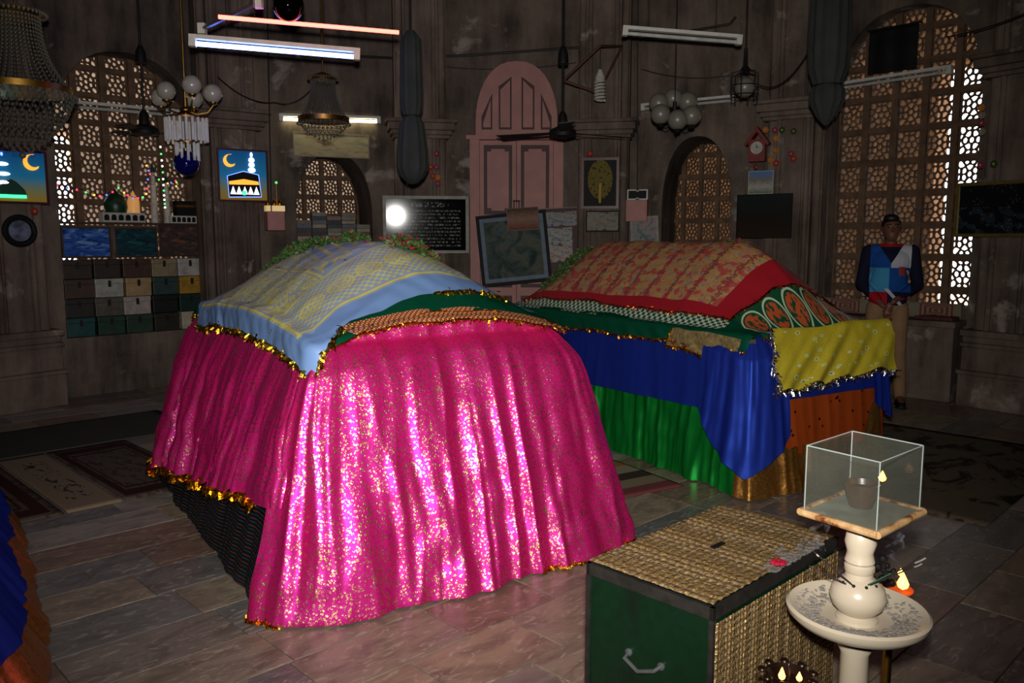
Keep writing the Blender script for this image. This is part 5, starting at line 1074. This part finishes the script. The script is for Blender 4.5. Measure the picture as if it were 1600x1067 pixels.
def flame(e, p, h=.03, r=.008): b = MB(); b.lathe([(.001, 0), (r * .8, h * .15), (r, h * .35), (r * .6, h * .65), (.0008, h)], p, 12); b.build('flame', E_fl, e)
flame(e, (.038, -.006, .062), .026, .008)
# incense sticks
M_inc = plain('incense_brown', hexc('2a1c16'), .9); M_ashw = plain('ash_tip', hexc('a8a49c'), .9)
def stick(x0, y0, x1, y1, D1, label, ash=0, m=M_inc):
    p0, p1 = at(x0, y0, D0 - .05), at(x1, y1, D1); e = tag(empty('incense_stick', p0), label, 'incense stick', 'incense sticks in the stand'); d = p1 - p0; b = MB(); b.tube([Vector(), d * (1 - ash)], .0017, 6); b.build('stick', m, e)
    if ash: b = MB(); b.tube([d * (1 - ash), d * (1 - ash * .5) + Vector((0, 0, -.001)), d], .002, 6); b.build('ash_tip', M_ashw, e)
stick(1332, 914, 1276, 866, 1.93, 'upper left incense stick leaning out of the marble ball', .06); stick(1322, 912, 1264, 884, 1.95, 'lower left incense stick leaning out of the marble ball'); stick(1330, 912, 1272, 862, 2.0, 'leftmost thin incense stick crossing behind the others')
stick(1358, 913, 1446, 872, 2.0, 'upper right incense stick with pale ash tip', .2); stick(1360, 914, 1440, 881, 2.02, 'lower right incense stick with pale ash tip', .16); stick(1356, 914, 1392, 896, 1.93, 'short green incense stick on the right of the ball', 0, plain('incense_green', hexc('1f5a3c'), .8))
# oil lamps on stands
p = at(1392, 925, 2.17); e = tag(empty('brass_oil_lamp', (p.x, p.y, 0)), 'glowing clay oil lamp on a brass pole behind the marble bowl', 'oil lamp'); zl = p.z
b = MB(); b.lathe([(.10, 0), (.10, .015), (.03, .03), (.014, .06), (.012, zl - .03)], n=20); b.build('pole', M_brass, e); b = MB(); b.lathe([(.012, zl - .03), (.04, zl - .015), (.055, zl + .005), (.057, zl + .012), (.05, zl + .008), (.0, zl - .004)], n=24); b.build('dish', plain('orange_clay', hexc('b4521c'), .5, 0, .4, 20), e)
b = MB(); R = random.Random(4)
for i in range(26): b.sph((R.uniform(-.045, .0), R.uniform(-.02, .03), zl + .01 + i * .003), R.uniform(.006, .013), 7, 5)
b.build('charred_wick_heap', M_black, e); flame(e, (.026, -.012, zl + .012), .05, .016); flame(e, (.018, -.012, zl + .052), .022, .008)
p = at(1232, 1052, 1.72); e = tag(empty('star_oil_lamp', (p.x, p.y, 0)), 'dark scalloped metal oil lamp with two flames at the bottom edge', 'oil lamp'); zl = p.z; M_cu = plain('burnt_copper', hexc('2a1a12'), .35, .6, .4, 30)
b = MB(); b.lathe([(.10, 0), (.10, .015), (.03, .03), (.012, .06), (.012, zl - .035), (.03, zl - .03)], n=18); b.build('pole', M_iron, e); b = MB(); b.lathe([(.01, zl - .034), (.035, zl - .026), (.05, zl), (.046, zl + .001), (.03, zl - .014), (.0, zl - .016)], n=28); b.build('dish', M_cu, e)
for i in range(9): t = 2 * PI * i / 9; b = MB(); b.sph((.056 * math.cos(t), .056 * math.sin(t), zl + .001), (.011, .011, .006), 10, 6); b.build('scallop', M_cu, e)
b = MB(); b.lathe([(.004, zl - .014), (.004, zl + .02), (.001, zl + .024)], n=8); b.build('spike', M_cu, e); flame(e, (-.018, -.01, zl - .01), .03, .008); flame(e, (.02, -.012, zl - .012), .022, .007)
# smoke
g = Gm('thin_smoke', 1, 0, 0); n = g.noise(g.coord('Object'), 30, 3); g.col(hexc('c0bcc4')); g.set('Alpha', ((n - .40) * 1.6).clamp() * .32)
def smoke(x, y, Y, seed, h, label):
    p = at(x, y, Y); e = tag(empty('smoke_wisp', p), label, 'smoke')
    for k in range(3):
        b = MB(); c_ = lambda v: Vector((.03 * nz3(v * 3, k, seed) + .012 * math.sin(v * 9 + k), .02 * nz3(v * 3, k + 5, seed), v * h)); b.grid(lambda u, v: c_(v) + Vector(((u - .5) * (.006 + .022 * v) * math.cos(v * 5 + k), (u - .5) * .02 * math.sin(v * 5 + k), 0)), 3, 40, lambda u, v: (u, v)); b.build('wisp', g.mat, e)
smoke(1282, 860, 1.98, 1, .10, 'thin pale smoke rising from the left incense sticks'); smoke(1398, 884, 2.0, 2, .09, 'thin pinkish smoke rising beside the right flame')
# ---------------------------------------------------------------- bench and things behind the man
e = tag(empty('window_bench', wpt(-45, -.08, 0), math.radians(-45)), 'low stone bench along the wall under the tall latticed window', 'bench'); b = MB(); b.box((0, -.16, .36), (1.40, .30, .72)); b.build('base', M_stone, e, False, bevel=.01); b = MB(); b.box((0, -.17, .75), (1.44, .36, .06)); b.build('slab', M_stone, e, False, bevel=.01)
g = Gm('maze_cloth', .9); u, v = g.uv(); a = ((u * 3.0).fr() - .5).abs(); c2 = (v - .5).abs(); m = (a * 1.1).max(c2 * .9); g.col(g.mix(((m * 9).fr() < .45) * (a < .34), hexc('7a7260'), hexc('7a241c')))
b = MB(); b.box((0, 0, .0), (1.38, .02, .15)); b = MB(); b.grid(lambda u, v: (1.36 * (u - .5), -.012 - .004 * math.sin(u * 30), .15 * v), 60, 4, lambda u, v: (u, v)); tag(b.build('maze_cloth', g.mat, None, True, wpt(-45, -.08, .785, .05), math.radians(-45), solid=.01), 'pale cloth with red maze pattern along the window sill', 'cloth')
b = MB(); b.grid(lambda u, v: (.34 * (u - .5), .22 * (v - .5), .03 + .012 * nz3(u * 4, v * 4, 3)), 12, 8); tag(b.build('folded_cloth', plain('red_grey_fold', hexc('5a2c28'), .9, 0, .5, 20), None, True, wpt(-45, .42, .782, .17), math.radians(-45), solid=.03), 'folded red-grey cloth on the bench right of the man', 'cloth')
# ---------------------------------------------------------------- standing man
def cap(b, p, q, r0, r1, n=12, k=6):
    p, q = Vector(p), Vector(q); b.tube([p.lerp(q, i / k) for i in range(k + 1)], [r0 + (r1 - r0) * i / k for i in range(k + 1)], n); b.sph(p, r0, n, 8); b.sph(q, r1, n, 8)
PX, PY = 3.50, 7.62; zt = -.32
SH = {'l': (-.185, .0, 1.45), 'r': (.185, .0, 1.45)}; EL = {'l': (-.235, .0, 1.15), 'r': (.245, .0, 1.15)}; WR = {'l': (-.06, -.17, .96), 'r': (.03, -.19, 1.0)}
HIP = {'l': (-.095, 0, .92), 'r': (.095, 0, .92)}; KN = {'l': (-.13, -.03, .50), 'r': (.11, -.03, .50)}; AN = {'l': (-.16, .02, .09), 'r': (.15, .02, .09)}
M_skin = plain('brown_skin', hexc('6a4230'), .55, 0, .12, 8); b = MB()
b.sph((0, -.005, 1.655), (.076, .092, .112), 20, 14); b.sph((0, -.035, 1.60), (.056, .058, .062), 16, 10); b.sph((0, -.10, 1.645), (.013, .018, .02), 10, 6); cap(b, (0, -.085, 1.675), (0, -.108, 1.642), .008, .011, 8)
b.sph((0, -.082, 1.60), (.026, .012, .008), 10, 6); b.sph((0, -.080, 1.588), (.022, .012, .007), 10, 6)
for s_ in (-1, 1): b.sph((s_ * .078, .005, 1.65), (.012, .022, .032), 10, 8); b.sph((s_ * .030, -.078, 1.683), (.022, .014, .006), 8, 6)
cap(b, (0, .008, 1.46), (0, .0, 1.58), .056, .05); cap(b, (0, .01, .98), (0, .01, 1.40), .085, .085)
for k in 'lr': cap(b, SH[k], EL[k], .034, .028); cap(b, EL[k], WR[k], .028, .025); cap(b, HIP[k], KN[k], .06, .042); cap(b, KN[k], AN[k], .042, .034); cap(b, AN[k], (AN[k][0], AN[k][1] - .14, .045), .036, .03)
for k, dx in (('l', 1), ('r', -1)):
    w = Vector(WR[k]); pm = w + Vector((dx * .035, -.012, -.05)); b.sph(pm, (.034, .018, .044), 12, 8)
    for i in range(4): f0 = pm + Vector(((i - 1.5) * .016, -.006, -.03)); f1 = f0 + Vector((dx * .012, -.006, -.032 + abs(i - 1.5) * .004)); f2 = f1 + Vector((dx * .014, .012, -.022)); cap(b, f0, f1, .009, .0085, 8, 3); cap(b, f1, f2, .0085, .0075, 8, 3)
    t0 = pm + Vector((-dx * .022, -.014, .012)); cap(b, t0, t0 + Vector((dx * .008, -.016, -.03)), .0105, .009, 8, 3); cap(b, t0 + Vector((dx * .008, -.016, -.03)), t0 + Vector((dx * .022, -.014, -.046)), .009, .008, 8, 3)
man = b.build('person', M_skin, None, True, (PX, PY, 0), zt); tag(man, 'man in a colour-block polo shirt and khaki trousers standing by the tall window', 'person')
def remesh(o, v=.007, it=4): m_ = o.modifiers.new('skin', 'REMESH'); m_.mode = 'VOXEL'; m_.voxel_size = v; m_.use_smooth_shade = True; s2 = o.modifiers.new('smooth', 'SMOOTH'); s2.iterations = it; s2.factor = .5
remesh(man, .006, 3)
g = Gm('polo_print', .85, 0, .2); x, y, z = g.xyz(); navy, red, blue, sky, wht = hexc('14142c'), hexc('9c1420'), hexc('14468c'), hexc('3f8cb4'), hexc('b4b4bc')
arm = x.abs() > .172; c0 = g.mix(x > .0, blue, wht); mid = g.mix(x > -.01, sky, blue); low = g.mix(x > -.02, red, navy); dg = (z + x * 1.15 - 1.075).abs() < .022
c0 = g.mix(z < 1.30, c0, mid); c0 = g.mix(z < 1.08, c0, low); c0 = g.mix(dg * (z < 1.11) * (x > -.06), c0, wht); c0 = g.mix(x.band(.07, .125) * z.band(1.23, 1.31), c0, hexc('a03a3c')); c0 = g.mix(x.abs() * 1.6 + (1.50 - z) < .16, c0, navy); c0 = g.mix((z > 1.492) * (x.abs() < .1), c0, red)
cuff = (z < 1.03) * (y < -.13); g.col(g.mix(cuff, g.mix(arm, c0, navy), red)); b = MB()
b.sph((0, 0, 1.36), (.185, .115, .13), 20, 12); b.sph((0, 0, 1.18), (.165, .112, .17), 20, 12); b.sph((0, .0, 1.0), (.165, .118, .12), 20, 12); cap(b, (-.13, .005, 1.455), (.13, .005, 1.455), .062, .062); cap(b, (0, .012, 1.45), (0, .010, 1.492), .08, .066)
for k in 'lr': cap(b, SH[k], EL[k], .064, .054); e1 = Vector(EL[k]).lerp(Vector(WR[k]), .72); cap(b, EL[k], e1, .054, .042)
o = b.build('polo_shirt', g.mat, man); remesh(o, .008, 4)
b = MB(); b.sph((0, .0, .93), (.158, .112, .11), 20, 12)
for k in 'lr': cap(b, HIP[k], KN[k], .092, .068); cap(b, KN[k], (AN[k][0], AN[k][1], .11), .068, .056)
o = b.build('trousers', plain('khaki_cloth', hexc('8a6a4c'), .9, 0, .15, 12), man); remesh(o, .009, 4)
for k in 'lr': b = MB(); b.sph((AN[k][0], AN[k][1] - .06, .04), (.048, .13, .04), 16, 10); b.box((AN[k][0], AN[k][1] - .06, .012), (.085, .25, .02)); o = b.build('shoe', M_black, man); remesh(o, .008, 3)
b = MB(); b.sph((0, .026, 1.69), (.088, .092, .10), 20, 12); b.sph((-.01, -.04, 1.750), (.072, .058, .042), 16, 8); o = b.build('hair', plain('black_hair', hexc('0c0a09'), .5, 0, .3, 60, .6), man); remesh(o, .007, 3)
for s_ in (-1, 1):
    b = MB(); b.sph((s_ * .030, -.083, 1.668), (.014, .008, .007), 10, 6); b.build('eye', plain('eye_dark', hexc('1a120e'), .2), man)
    b = MB(); b.tube([(s_ * .012, -.094, 1.690), (s_ * .032, -.092, 1.695), (s_ * .052, -.078, 1.688)], .0045, 6); b.build('eyebrow', plain('black_hair', hexc('0c0a09'), .5), man)
